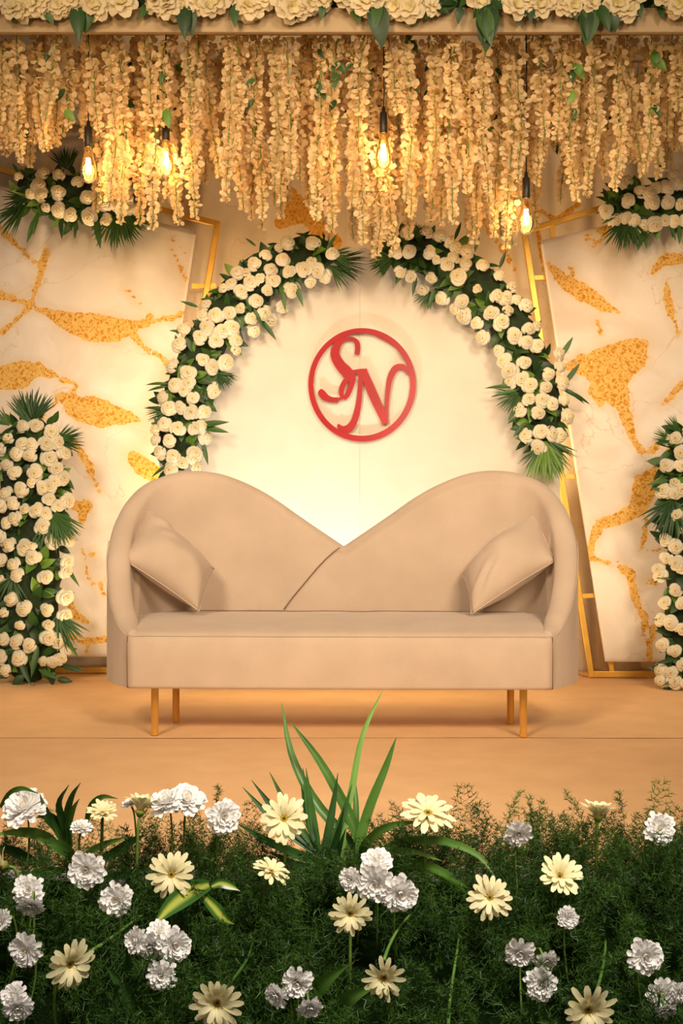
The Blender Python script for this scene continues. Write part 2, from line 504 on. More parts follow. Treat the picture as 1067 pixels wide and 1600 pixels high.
V_BACK = [
    [(440, 350, 8), (462, 330, 20), (482, 322, 18), (500, 352, 18), (524, 384, 8)],
    [(455, 300, 6), (462, 330, 10)],
    [(765, 365, 3), (790, 395, 4), (803, 425, 2)], [(832, 325, 4), (842, 380, 4), (850, 425, 3)],
    [(765, 245, 5), (758, 290, 7)], [(820, 320, 3), (870, 345, 4), (905, 320, 3)],
    [(258, 295, 3), (285, 318, 4)], [(700, 240, 8), (730, 300, 5), (765, 365, 3)],
    [(300, 200, 5), (340, 260, 10), (420, 290, 4)], [(560, 130, 6), (600, 220, 9), (640, 260, 4)],
]
V_LEFT = [
    [(75, 488, 4), (98, 500, 12), (140, 511, 20), (180, 516, 17), (215, 508, 7), (245, 500, 3), (270, 497, 3), (292, 486, 2)],
    [(205, 520, 5), (228, 545, 3), (256, 562, 4), (268, 590, 2)],
    [(95, 618, 6), (122, 638, 17), (160, 646, 20), (195, 652, 9), (220, 657, 2)],
    [(-60, 600, 12), (0, 592, 16), (30, 586, 19), (58, 576, 9), (90, 590, 3), (122, 600, 2), (110, 620, 3)],
    [(-40, 455, 9), (5, 462, 6), (36, 472, 3), (75, 488, 4)],
    [(72, 392, 5), (60, 440, 3), (46, 480, 3), (20, 505, 2), (0, 520, 3)],
    [(-10, 350, 6), (20, 376, 3), (60, 416, 3)],
    [(112, 685, 2), (138, 725, 5), (155, 768, 3)],
    [(118, 790, 7), (134, 792, 9), (126, 818, 2)],
    [(207, 715, 9), (222, 728, 13), (240, 740, 12)],
    [(128, 860, 2), (145, 866, 4)], [(133, 868, 1), (135, 900, 1.5), (144, 910, 2)],
    [(106, 940, 4), (120, 962, 6), (143, 978, 1.5)],
    [(100, 990, 2), (132, 1002, 4), (160, 1000, 4), (200, 1000, 4)], [(135, 1000, 3), (136, 1020, 3)],
    [(195, 450, 1.5), (215, 470, 1.5), (240, 498, 2)], [(268, 392, 1.5), (280, 415, 2.5), (292, 440, 2)],
    [(265, 372, 1), (290, 395, 2)], [(155, 910, 2), (162, 930, 3)], [(-40, 700, 6), (10, 690, 3), (60, 660, 2), (95, 620, 2)],
]
V_RIGHT = [
    [(858, 412, 3), (880, 438, 9), (908, 456, 13), (938, 474, 9), (966, 488, 2)],
    [(890, 420, 2), (895, 422, 3)], [(932, 497, 2), (938, 520, 3)],
    [(888, 574, 6), (915, 570, 16), (950, 575, 32), (985, 555, 24), (1005, 540, 8)],
    [(955, 600, 24), (975, 640, 9), (985, 678, 5), (1002, 704, 4), (1022, 704, 5), (1030, 690, 3)],
    [(930, 610, 10), (938, 632, 4)],
    [(1120, 590, 5), (1067, 598, 4), (1046, 622, 5), (1032, 635, 2)],
    [(1020, 425, 4), (1040, 405, 9), (1067, 405, 6), (1120, 410, 8)], [(1040, 440, 2), (1046, 480, 5), (1060, 520, 2)],
    [(1028, 735, 8), (1008, 758, 17), (998, 795, 12), (970, 810, 9), (936, 820, 6), (925, 848, 6), (918, 872, 3), (965, 884, 1.5)],
    [(1010, 812, 2), (1007, 840, 4), (998, 862, 2)], [(998, 862, 1), (1035, 858, 1)],
    [(966, 882, 4), (984, 898, 7), (992, 930, 5), (1000, 955, 4), (1010, 966, 5), (1004, 988, 3), (1014, 1010, 3), (1015, 1032, 3)],
    [(1040, 958, 4), (1022, 985, 6), (1015, 1010, 2)], [(1000, 912, 1), (1022, 908, 4)],
    [(898, 375, 2), (928, 368, 3), (955, 352, 3)], [(925, 385, 2), (955, 360, 3)],
    [(1067, 680, 8), (1040, 720, 8)],
]

YB = 2.42
NX, NZ = 300, 150


def back_wall():
    V = []; Q = []
    for j in range(NZ + 1):
        z = -0.01 + 4.7 * j / NZ
        for i in range(NX + 1):
            x = -4.2 + 8.4 * i / NX
            f = 0.018 * math.sin(x * 21 + 1.5 * math.sin(x * 3.1)) + 0.010 * math.sin(x * 47 + 2 * math.sin(x * 5)) + 0.01 * noise.noise(Vector((x * 3, z * 0.8, 0)))
            V.append((x, YB + f * (0.5 + 0.5 * min(1, abs(z - 2) * 0.5)), z))
    for j in range(NZ):
        for i in range(NX):
            a = j * (NX + 1) + i
            Q.append((a, a + 1, a + NX + 2, a + NX + 1))
    me = npmesh('wall_back', V, Q, M['curtain'], True)
    add_vein(me, V_BACK, YB)
    o = obj('wall_back', me)
    m = o.modifiers.new('thick', 'SOLIDIFY'); m.thickness = 0.02; m.offset = 1
    return tag(o, kind='structure')


back_wall()

# overhead lattice that carries the beam and the hanging flowers
BEAM_Y = 0.62
zb0 = P(0, 50, BEAM_Y).z; zb1 = P(0, 11, BEAM_Y).z
lat = thing('ceiling_lattice', None, None, (0, 1.4, zb0))
lat['kind'] = 'structure'
b = MB(); b.box((-2.6, BEAM_Y, zb0), (2.6, BEAM_Y + 0.035, zb1)); bevel(b.build('beam', M['beam'], lat, False), 0.006)
for yy in (0.95, 1.3, 1.65, 2.0, 2.3):
    b = MB(); b.box((-2.6, yy, zb1 + 0.02), (2.6, yy + 0.04, zb1 + 0.06)); b.build('batten', M['beam'], lat, False)
for xx in (-2.6, -1.3, 0.0, 1.3, 2.56):
    b = MB(); b.box((xx, BEAM_Y + 0.1, zb1 + 0.06), (xx + 0.05, 2.4, zb1 + 0.11)); b.build('rafter', M['beam'], lat, False)
for xx in (-2.62, 2.58):
    b = MB(); b.box((xx, BEAM_Y, 0.0), (xx + 0.07, BEAM_Y + 0.07, zb1)); b.build('post', M['beam'], lat, False)
b = MB(); b.box((-4.2, -0.2, 4.3), (4.2, 2.6, 4.36))
tag(b.build('ceiling', M['ceil'], smooth=False), kind='structure')


# ------------------------------------------------------------------ gold frames with printed panels
def quad_panel(name, corners, Yd, thick, veins, mat, parent, n=90):
    """corners px: bl, br, tr, tl"""
    bl, br, tr, tl = [P(c[0], c[1], Yd) for c in corners]
    V = []; Q = []
    for j in range(n + 1):
        for i in range(n + 1):
            u = i / n; v = j / n
            p = (bl * (1 - u) + br * u) * (1 - v) + (tl * (1 - u) + tr * u) * v
            p = p.copy(); p.y += 0.004 * noise.noise(Vector((p.x * 3, p.z * 1.5, 2)))
            V.append(p)
    for j in range(n):
        for i in range(n):
            a = j * (n + 1) + i
            Q.append((a, a + 1, a + n + 2, a + n + 1))
    me = npmesh(name, V, Q, mat, True)
    add_vein(me, veins, Yd)
    o = obj(name, me, parent)
    m = o.modifiers.new('thick', 'SOLIDIFY'); m.thickness = thick; m.offset = -1
    return o


def gold_frame(name, label, Yd, outer, cross, uprights, bars=0.035):
    base = P(outer[0][0], HZ, Yd); base.z = 0
    t = thing(name, label, 'frame', base)
    pts = [P(x, y, Yd) for (x, y) in outer]
    names = ['bottom_rail', 'post', 'top_rail', 'post']
    for i in range(4):
        a = pts[i]; c = pts[(i + 1) % 4]
        d = (c - a).normalized() * bars / 2
        b = MB(); b.bar(a - d, c + d, bars, bars * (1.0 if i % 2 else 0.94)); bevel(b.build(names[i], M['gold_frame'], t, False), 0.003)
    for (a, c) in cross:
        b = MB(); b.bar(P(a[0], a[1], Yd), P(c[0], c[1], Yd), bars * 0.75, bars * 0.70); b.build('crossbar', M['gold_frame'], t, False)
    for (a, c) in uprights:
        b = MB(); b.bar(P(a[0], a[1], Yd), P(c[0], c[1], Yd), bars * 0.75, bars * 0.70); b.build('upright', M['gold_frame'], t, False)
    return t


YL, YR = 2.24, 2.03
zl = HZ + CZ * S(YL) - 6; zr = HZ + CZ * S(YR) - 6
gold_frame('gold_frame', 'slanted gold metal frame standing behind the printed panel on the left', YL,
           [(-150, zl), (228, zl), (340, 350), (-60, 250)], [((300, 447), (338, 447)), ((250, 745), (290, 745)), ((200, 930), (262, 930))],
           [((60, zl), (140, 300))])
gold_frame('gold_frame', 'slanted gold metal frame standing behind the printed panel on the right', YR,
           [(923, zr), (1240, zr), (1150, 262), (819, 362)], [((828, 435), (870, 433)), ((874, 745), (910, 744)), ((905, 931), (945, 930))],
           [((956, zr), (862, 352))])
tL = thing('marble_panel', 'big white panel with gold marble veins behind the left flower column', 'panel', (-1.6, YL - 0.06, 0.1))
quad_panel('cloth', [(-150, 1026), (208, 1026), (306, 361), (-80, 272)], YL - 0.06, 0.03, V_LEFT, M['panel'], tL)
tR = thing('marble_panel', 'tapering white panel with gold marble veins right of the sofa', 'panel', (1.8, YR - 0.06, 0.1))
quad_panel('cloth', [(946, 1034), (1240, 1034), (1160, 300), (845, 376)], YR - 0.06, 0.03, V_RIGHT, M['panel'], tR)

# ------------------------------------------------------------------ arch board with the monogram
YA = 1.80
sA = S(YA)
acx = (562 - CX) / sA; acz = CZ - (700 - HZ) / sA; aR = 313 / sA
arch = thing('arch_board', 'tall cream cloth arch board standing behind the sofa', 'board', (acx, YA, 0))
for sgn in (-1, 1):
    pts = [(acx + sgn * 0.0006, 0.0), (acx + sgn * aR, 0.0)]
    for k in range(41):
        th = math.pi / 2 * k / 40
        pts.append((acx + sgn * aR * math.cos(th) + (sgn * 0.0006 if k == 40 else 0), acz + aR * math.sin(th)))
    n = len(pts)
    if sgn < 0: pts = pts[::-1]
    V = [(x, YA, z) for x, z in pts] + [(x, YA + 0.045, z) for x, z in pts]
    Fc = [tuple(range(n)), tuple(range(2 * n - 1, n - 1, -1))] + [(i, i + n, (i + 1) % n + n, (i + 1) % n) for i in range(n)]
    obj('board_half', mesh('board_half', V, Fc, M['board'], False), arch)

YS = YA - 0.036
sS = S(YS)
sx0, sy0, sk = 460.0, 480.0, 4.85


def sp(x, y): return (sx0 + x / sk, sy0 + y / sk)


def ribbon(pts, n=40):
    """variable width stroke -> outline polygon in pixels"""
    c = catmull([(p[0], p[1], p[2]) for p in pts], n)
    L_, R_ = [], []
    for i, p in enumerate(c):
        t = Vector((c[min(i + 1, n - 1)].x - c[max(i - 1, 0)].x, c[min(i + 1, n - 1)].y - c[max(i - 1, 0)].y, 0)).normalized()
        nn = Vector((-t.y, t.x, 0)); wd = max(p.z, 2)
        L_.append((p.x + nn.x * wd, p.y + nn.y * wd)); R_.append((p.x - nn.x * wd, p.y - nn.y * wd))
    return L_, R_


def ribbon_mesh(mb, L_, R_, th=0.012, yoff=0.0, closed=False):
    n = len(L_); V = []
    for side in (L_, R_):
        for (x, y) in side:
            q = P(*sp(x, y), YS); V.append((q.x, YS + yoff, q.z))
    for side in (L_, R_):
        for (x, y) in side:
            q = P(*sp(x, y), YS); V.append((q.x, YS + yoff + th, q.z))
    Fc = []
    m = n if closed else n - 1
    for i in range(m):
        j = (i + 1) % n
        Fc += [(i, j, n + j, n + i), (2 * n + i, 3 * n + i, 3 * n + j, 2 * n + j), (i, 2 * n + i, 2 * n + j, j), (n + i, n + j, 3 * n + j, 3 * n + i)]
    if not closed:
        Fc += [(0, n, 3 * n, 2 * n), (n - 1, 3 * n - 1, 4 * n - 1, 2 * n - 1)]
    mb.add(V, Fc)


sg = thing('monogram_sign', 'red monogram S and N in a ring on the cream arch board', 'sign', P(*sp(513, 1018), YS))
rb = MB(); o_, i_ = [], []
for k in range(96):
    a = 2 * math.pi * k / 96
    wd = 42 + 4 * math.cos(a - 0.8)
    o_.append((513 + 408 * math.cos(a), 588 + 430 * math.sin(a)))
    i_.append((513 + (408 - wd) * math.cos(a), 588 + (430 - wd) * math.sin(a)))
ribbon_mesh(rb, o_, i_, closed=True); rb.build('ring', M['red'], sg, False)
rb = MB()
ribbon_mesh(rb, *ribbon([(474, 357, 19), (479, 300, 20), (466, 255, 17), (420, 236, 14), (360, 250, 20), (318, 300, 30), (308, 365, 35), (345, 435, 39), (400, 492, 42), (438, 540, 28), (428, 600, 20), (402, 660, 20), (375, 695, 12)], 60), yoff=0.0012)
ribbon_mesh(rb, *ribbon([(430, 520, 14), (390, 555, 20), (362, 605, 20), (356, 655, 18), (372, 692, 12)], 24), yoff=0.0006)
ribbon_mesh(rb, *ribbon([(335, 702, 19), (285, 700, 20), (240, 685, 26), (210, 655, 28), (196, 632, 20), (190, 624, 4)], 24), yoff=0.0009)
ribbon_mesh(rb, *ribbon([(336, 700, 10), (352, 688, 10), (368, 680, 10)], 8), yoff=0.0018)
rb.build('letter_s', M['red'], sg, False)
rb = MB()
ribbon_mesh(rb, *ribbon([(440, 492, 16), (500, 484, 18), (552, 474, 10)], 10), yoff=0.0021)
ribbon_mesh(rb, *ribbon([(502, 492, 17), (498, 600, 18), (486, 730, 21), (458, 850, 25), (415, 915, 30), (372, 928, 30), (340, 905, 17), (334, 885, 8)], 40), yoff=0.0024)
ribbon_mesh(rb, *ribbon([(525, 482, 24), (565, 590, 34), (615, 705, 34), (660, 805, 30), (688, 884, 20)], 24), yoff=0.0027)
ribbon_mesh(rb, *ribbon([(698, 882, 14), (698, 760, 14), (707, 640, 18), (724, 540, 22), (760, 470, 26), (800, 447, 20), (836, 462, 20), (858, 508, 5)], 40), yoff=0.0015)
rb.build('letter_n', M['red'], sg, False)
rb = MB(); ribbon_mesh(rb, *ribbon([(600, 190, 18), (660, 222, 16), (715, 258, 10), (752, 292, 3)], 16), yoff=0.003); rb.build('swash', M['red'], sg, False)
for (x, y) in ((513, 180), (140, 588), (885, 588), (513, 995)):
    q = P(*sp(x, y), YS); rb = MB(); rb.tube([(q.x, YS + 0.01, q.z), (q.x, YA, q.z)], 0.006, 8)
    rb.build('standoff', M['gold_metal'], sg, False)

# ------------------------------------------------------------------ sofa
sofa = thing('sofa', 'beige fabric loveseat with two-humped curved back on gold legs', 'sofa', (0, 0.4, 0), rotz=R(-1.6))
half = [(0.905, 0.0, 0.455), (0.965, 0.08, 0.50), (1.03, 0.2, 0.615), (1.078, 0.36, 0.80), (1.075, 0.52, 0.965), (1.02, 0.68, 1.09), (0.90, 0.79, 1.155), (0.76, 0.835, 1.178), (0.62, 0.855, 1.165), (0.48, 0.865, 1.115), (0.35, 0.87, 1.045), (0.22, 0.87, 0.955), (0.10, 0.87, 0.873), (0.0, 0.87, 0.806)]
left = [(-x, y, z) for (x, y, z) in half]
plan = catmull(left, 240)[:-1] + catmull(half[::-1], 240)
nP = len(plan)
seamx = lambda z: np.interp(z, [0.40, 0.50, 0.549, 0.643, 0.70, 0.738, 0.768, 0.79, 0.807, 0.83], [-0.345, -0.285, -0.25, -0.172, -0.124, -0.088, -0.057, -0.03, 0.0, 0.05])


def shell():
    T = 0.105
    V = []; Fc = []
    nz = 40
    rows = []
    for i, p in enumerate(plan):
        a = plan[max(i - 1, 0)]; c = plan[min(i + 1, nP - 1)]
        t = Vector((c.x - a.x, c.y - a.y, 0)).normalized()
        inn = Vector((t.y, -t.x, 0))           # inward
        h = p.z; prof = []
        e = min(1.0, min(i, nP - 1 - i) / 24)
        tt = T * (0.55 + 0.45 * e)
        r = tt / 2
        for z in np.linspace(0.208, h - r, 8): prof.append((0.0, z))
        for k in range(1, 10):
            th = math.pi * k / 10
            prof.append((r - r * math.cos(th), h - r + r * math.sin(th)))
        for z in np.linspace(h - r, 0.36, nz):
            d = 0.0
            if p.y > 0.5:
                x_ = p.x; s_ = (x_ - float(seamx(z))) / 0.014
                d = 0.028 * (1 / (1 + math.exp(-max(-30, min(30, s_ * 2))))) * (1 if x_ < 0.6 else max(0, 1 - (x_ - 0.6) / 0.35))
                d += 0.02 * math.sin(math.pi * min(1, max(0, (z - 0.36) / max(0.1, h - r - 0.36))))
            prof.append((tt + d, z))
        rows.append(len(V))
        for (o, z) in prof:
            V.append((p.x + inn.x * o, p.y + inn.y * o, z))
    m = len(prof)
    for i in range(nP - 1):
        for k in range(m - 1):
            a = i * m + k
            Fc.append((a, a + m, a + m + 1, a + 1))
    Fc.append(tuple(range(m))); Fc.append(tuple((nP - 1) * m + k for k in range(m - 1, -1, -1)))
    return mesh('backrest', V, Fc, M['sofa'])


obj('backrest', shell(), sofa, True).location = (0, -0.4, 0)


def Wd(y):
    return float(np.interp(y, [0, 0.08, 0.2, 0.36, 0.52, 0.68, 0.8], [0.908, 0.945, 0.99, 1.03, 1.03, 0.98, 0.85]))


def seat():
    prof = [(0.0, 0.206), (-0.004, 0.22), (-0.006, 0.33), (-0.005, 0.40), (-0.001, 0.42), (0.008, 0.434), (0.024, 0.446), (0.05, 0.455), (0.09, 0.463), (0.16, 0.471), (0.3, 0.482), (0.5, 0.49), (0.76, 0.492)]
    nu = 60; V = []; Fc = []
    for (y, z) in prof:
        for i in range(nu + 1):
            u = -1 + 2 * i / nu
            bow = -0.02 * (1 - u ** 2) if y < 0.1 else -0.02 * (1 - u ** 2) * max(0, 1 - (y - 0.1) / 0.4)
            zz = z - (0.012 * max(0, abs(u) - 0.9) / 0.1 if z > 0.43 else 0) + (0.004 * noise.noise(Vector((u * 6, y * 8, 1))) if z > 0.45 else 0)
            V.append((u * Wd(max(y, 0)), y + bow, zz))
    for (y, z) in ((0.78, 0.206),):
        for i in range(nu + 1):
            u = -1 + 2 * i / nu
            V.append((u * Wd(y), y, z))
    rows = len(prof) + 1; m = nu + 1
    for j in range(rows):
        for i in range(nu):
            a = j * m + i; c = ((j + 1) % rows) * m + i
            Fc.append((a, a + 1, c + 1, c))
    Fc.append(tuple(j * m for j in range(rows))); Fc.append(tuple(j * m + nu for j in range(rows - 1, -1, -1)))
    return mesh('seat', V, Fc, M['sofa'])


obj('seat', seat(), sofa, True).location = (0, -0.4, 0)
b = MB()
b.tube([(u * 0.905, -0.4 - 0.0045 - 0.02 * (1 - u * u), 0.434) for u in np.linspace(-1, 1, 30)], 0.0010, 6)
b.build('seat_seam', M['sofa'], sofa, local=True)
for sgn in (-1, 1):
    b = MB(); b.tube([(sgn * 0.907, -0.402, 0.21), (sgn * 0.908, -0.405, 0.33), (sgn * 0.907, -0.402, 0.43)], 0.0025, 6)
    b.build('corner_seam', M['seam'], sofa, local=True)
b = MB()
sz = np.linspace(0.498, 0.80, 16)
b.tube([(float(seamx(z)) - 0.004, 0.87 - 0.4 - 0.105 - 0.03 - 0.012 * math.sin(math.pi * (z - 0.36) / 0.45), z) for z in sz], 0.0028, 6)
b.build('back_seam', M['seam'], sofa, local=True)
for sgn in (-1, 1):
    b = MB(); b.tube([(sgn * (-q.x + 0.0005), q.y - 0.4, q.z - 0.03) for q in plan[6:66:4]], 0.0022, 6)
    b.build('arm_piping', M['sofa'], sofa, local=True)
for (x, y) in ((-0.795, 0.03), (0.788, 0.03), (-0.761, 0.37), (0.773, 0.37)):
    b = MB(); b.lathe([(0.0, 0.0), (0.0145, 0.0), (0.0145, 0.004), (0.0155, 0.006), (0.0165, 0.205), (0.03, 0.206), (0.03, 0.215)], 20, (x, y - 0.4, 0))
    b.build('leg', M['gold_metal'], sofa, local=True)


def cushion(label, tl, tr, br, bl, seed, flip):
    """four corners (world): grid between them, puffed along the normal"""
    A, B, C_, D_ = [Vector(v) for v in (bl, br, tr, tl)]
    n = 22
    nrm = (B - A).cross(D_ - A).normalized()
    if nrm.y > 0: nrm = -nrm
    V = []; Fc = []; ed = []

    def pt(u, v, side):
        # pull the middle of each side in a little
        uu = u + 0.055 * (u - 0.5) * -4 * v * (1 - v) * 1.0
        vv = v + 0.055 * (v - 0.5) * -4 * u * (1 - u) * 1.0
        p = (A * (1 - uu) + B * uu) * (1 - vv) + (D_ * (1 - uu) + C_ * uu) * vv
        a = max(0, 4 * u * (1 - u)) ** 0.62; c = max(0, 4 * v * (1 - v)) ** 0.62
        h = 0.132 * a * c
        wr = noise.noise(Vector((u * 3.2 + seed, v * 3.2, 1.7))) * 0.022 * a * c
        ridge = 0.010 * math.sin((u + v) * 16 + 3 * noise.noise(Vector((u * 3, v * 3, seed)))) * max(0, 1 - 2.6 * math.hypot(u - 0.85, v - (0.2 if flip else 0.75))) * a * c
        return p + nrm * side * (h + wr + (ridge * 2.2 if side > 0 else 0))
    for side in (1, -1):
        for j in range(n + 1):
            for i in range(n + 1):
                V.append(pt(i / n, j / n, side))
    m = n + 1
    for s_ in range(2):
        for j in range(n):
            for i in range(n):
                a = s_ * m * m + j * m + i
                f = (a, a + 1, a + m + 1, a + m)
                Fc.append(f if s_ == 0 else f[::-1])
    base = (A + B + C_ + D_) / 4
    t = thing('cushion', label, 'cushion', (base.x, base.y, min(v.z for v in (A, B, C_, D_))), 'scatter cushions on the sofa')
    me = mesh('cover', V, Fc, M['sofa'])
    bm = bmesh.new(); bm.from_mesh(me); bmesh.ops.remove_doubles(bm, verts=bm.verts, dist=1e-5); bmesh.ops.recalc_face_normals(bm, faces=bm.faces); bm.to_mesh(me); bm.free()
    obj('cover', me, t)
    loop = [pt(i / n, 0, 1) for i in range(n)] + [pt(1, i / n, 1) for i in range(n)] + [pt(1 - i / n, 1, 1) for i in range(n)] + [pt(0, 1 - i / n, 1) for i in range(n + 1)]
    b = MB(); b.tube(loop, 0.0028, 5); b.build('edge_seam', M['sofa'], t)
    return t


cushion('beige scatter cushion leaning in the left corner of the sofa', P(190, 873, 0.40), P(231, 792, 0.66), P(335, 888, 0.60), P(311, 955, 0.42), 3.0, False)
cushion('beige scatter cushion with creases leaning in the right corner of the sofa', P(838, 798, 0.66), P(869, 876, 0.38), P(736, 960, 0.38), P(722, 896, 0.58), 8.0, True)


# ------------------------------------------------------------------ flower and leaf meshes
def rose_mesh(seed, n=20, opening=1.0):
    """petals wrapped round a bud; every rim rolls outward over the next petal"""
    rd = random.Random(seed)
    V = []; Q = []
    nu, nv = 6, 7
    for k in range(n):
        t = k / (n - 1)
        ang = k * 2.399 + rd.uniform(-0.25, 0.25)
        Rk = 0.05 + 0.55 * t * opening
        H = 0.78 - 0.66 * t ** 1.35 + rd.uniform(-0.02, 0.02)
        hw = 1.75 - 0.95 * t ** 0.7 + rd.uniform(-0.08, 0.08)
        roll = (0.10 + 0.30 * t ** 1.2) * rd.uniform(0.85, 1.15)
        dip = 0.07 + 0.22 * t
        base = len(V)
        for j in range(nv + 1):
            v = j / nv
            for i in range(nu + 1):
                u = -1 + 2 * i / nu
                if v < 0.45:
                    q = v / 0.45; rr = Rk * (0.7 + 0.3 * q); z = -0.35 + (H + 0.35) * q ** 0.8
                else:
                    q = (v - 0.45) / 0.55; e = 1 - 0.35 * u * u
                    rr = Rk + roll * e * math.sin(q * 1.45); z = H + 0.05 * math.sin(math.pi * q * 0.7) - dip * q * q
                z -= 0.16 * u * u * (0.3 + 0.7 * v)
                rr += 0.04 * u * (1 - 0.5 * t)
                th = ang + u * hw * (0.7 + 0.3 * v ** 0.5)
                V.append((rr * math.cos(th), rr * math.sin(th), z))
        for j in range(nv):
            for i in range(nu):
                a = base + j * (nu + 1) + i
                Q.append((a, a + 1, a + nu + 2, a + nu + 1))
    return npmesh('rose', V, Q, M['rose'], True)


ROSES = [rose_mesh(s, 20, op) for s, op in ((1, 1.0), (2, 0.95), (3, 1.1), (4, 0.85), (5, 1.0))]
BUDS = [rose_mesh(s, 14, 0.55) for s in (11, 12)]


def blossom_mesh(seed):
    rd = random.Random(seed); V = []; Q = []
    for ring, (n, tilt, ln) in enumerate(((6, 0.35, 1.0), (5, 0.75, 0.75), (4, 1.15, 0.5))):
        for k in range(n):
            ang = 2 * math.pi * (k + 0.5 * ring) / n + rd.uniform(-0.2, 0.2)
            base = len(V)
            for j in range(5):
                v = j / 4
                for i in range(5):
                    u = -1 + 2 * i / 4
                    wd = 0.48 * ln * math.sin(math.pi * (0.12 + 0.74 * v)) ** 0.8
                    tl = tilt - 0.7 * v * (1 - tilt * 0.3) + rd.uniform(-0.05, 0.05)
                    r = ln * v * math.cos(tl); z = ln * v * math.sin(tl) + 0.12 * abs(u) * v + 0.05 * math.sin(u * 5 + seed) * v
                    x = r; y = u * wd
                    V.append((x * math.cos(ang) - y * math.sin(ang), x * math.sin(ang) + y * math.cos(ang), z))
            for j in range(4):
                for i in range(4):
                    a = base + j * 5 + i
                    Q.append((a, a + 1, a + 6, a + 5))
    return npmesh('blossom', V, Q, M['blossom'], True)


BLOOMS = [blossom_mesh(s) for s in (1, 2, 3)]


def leaf_mesh(name, mat, wd=0.3, fold=0.25, droop=0.25, n=6):
    """leaf along +X, length 1, folded on its midrib"""
    V = []; Q = []
    for j in range(n + 1):
        v = j / n
        w_ = wd * (math.sin(math.pi * v ** 0.8) ** 0.9 if 0 < v < 1 else 0.004) + 0.006 * (1 - v)
        z0 = -droop * v * v
        for u in (-1, 0, 1):
            V.append((v, u * w_, z0 + fold * abs(u) * w_))
    for j in range(n):
        for i in range(2):
            a = j * 3 + i
            Q.append((a, a + 1, a + 4, a + 3))
    return npmesh(name, V, Q, mat, True)


LEAVES = [leaf_mesh('leaf', M['leaf'], 0.20, 0.3, 0.2), leaf_mesh('leaf', M['leaf'], 0.26, 0.2, 0.35), leaf_mesh('leaf', M['leaf_light'], 0.25, 0.3, 0.25)]
LEAF_DARK = LEAVES[:2]
BLADES = [leaf_mesh('leaf', M['palm'], 0.10, 0.3, 0.15), leaf_mesh('leaf', M['palm'], 0.075, 0.3, 0.4)]


def fan_mesh(seed, n, spread, mat, wd=0.035, droop=0.12):
    rd = random.Random(seed); V = []; Q = []
    for k in range(n):
        a = -spread / 2 + spread * k / (n - 1) + rd.uniform(-0.04, 0.04)
        ln = (0.78 + 0.22 * math.cos(a * 1.2)) * rd.uniform(0.85, 1.05)
        lift = rd.uniform(-0.12, 0.12)
        base = len(V); m = 5
        for j in range(m + 1):
            v = j / m
            w_ = wd * (math.sin(math.pi * min(1, 0.15 + 0.85 * v)) * 0.9 + 0.08) if j < m else 0.002
            x = ln * v; z = lift * v - droop * v * v
            for u in (-1, 0, 1):
                y = u * w_
                V.append((x * math.cos(a) - y * math.sin(a), x * math.sin(a) + y * math.cos(a), z + 0.4 * abs(u) * w_))
        for j in range(m):
            for i in range(2):
                q = base + j * 3 + i
                Q.append((q, q + 1, q + 4, q + 3))
    return npmesh('palm_fan', V, Q, mat, True)


FANS = [fan_mesh(1, 16, 1.5, M['palm']), fan_mesh(2, 20, 1.1, M['palm'], 0.026), fan_mesh(3, 18, 1.0, M['leaf_light'], 0.04)]


def xdir(loc, d, n, s=1.0):
    """matrix with local +X along d and +Z near n"""
    d = Vector(d).normalized(); n = Vector(n)
    n = (n - d * n.dot(d))
    if n.length < 1e-3: n = d.orthogonal()
    n.normalize(); y = n.cross(d)
    m = Matrix((d, y, n)).transposed().to_4x4()
    return Matrix.Translation(loc) @ m @ Matrix.Scale(s, 4)


def px_dir(ang, toward=0.2):
    """direction in the picture plane: angle in degrees clockwise from right as seen, plus a lean towards the viewer"""
    return Vector((math.cos(R(ang)), -toward, -math.sin(R(ang)))).normalized()


def arrangement(name, label, group, base, roses, surf, leaves, fans, core, rsize=0.050, seed=1, leaf_len=(0.07, 0.12)):
    """roses: [(px,py)]; surf(px,py)-> (Y, normal, leaf direction)"""
    rd = random.Random(seed)
    t = thing(name, label, 'flower arrangement', base, group)
    if core: core(t)
    for k, (x, y) in enumerate(roses):
        Y, n, d = surf(x, y)
        s = rsize * 1.03 * rd.uniform(0.84, 1.12)
        me = ROSES[k % 5]
        if rd.random() < 0.12: me = BUDS[k % 2]
        nn = (n + Vector((rd.uniform(-.28, .28), -0.45, rd.uniform(-.2, .32)))).normalized()
        obj('rose', me, t, mat4=place(P(x, y, Y) + nn * 0.012, nn, rd.uniform(0, 6.3), s))
    for k in range(leaves[0]):
        x, y = leaves[1](rd)
        Y, n, d = surf(x, y)
        a = rd.uniform(0, 6.28)
        dr = (d * rd.uniform(0.2, 1.0) + Vector((math.cos(a), 0, math.sin(a))) * 0.8 + n * 0.55).normalized()
        me = LEAVES[0 if rd.random() < 0.5 else 1] if rd.random() < 0.84 else LEAVES[2]
        obj('leaf', me, t, mat4=xdir(P(x, y, Y) - n * 0.055, dr, n + Vector((0, -0.3, 0.2)), rd.uniform(*leaf_len)))
    for (fx, fy, ang, ln, kind, tw, dY) in fans:
        Y, n, d = surf(fx, fy)
        me = FANS[kind] if kind < 3 else BLADES[kind - 3]
        nm = 'palm_fan' if kind < 3 else 'leaf'
        obj(nm, me, t, mat4=xdir(P(fx, fy, Y + dY), px_dir(ang, tw), (0, -1, 0.3), ln / S(Y)))
    return t


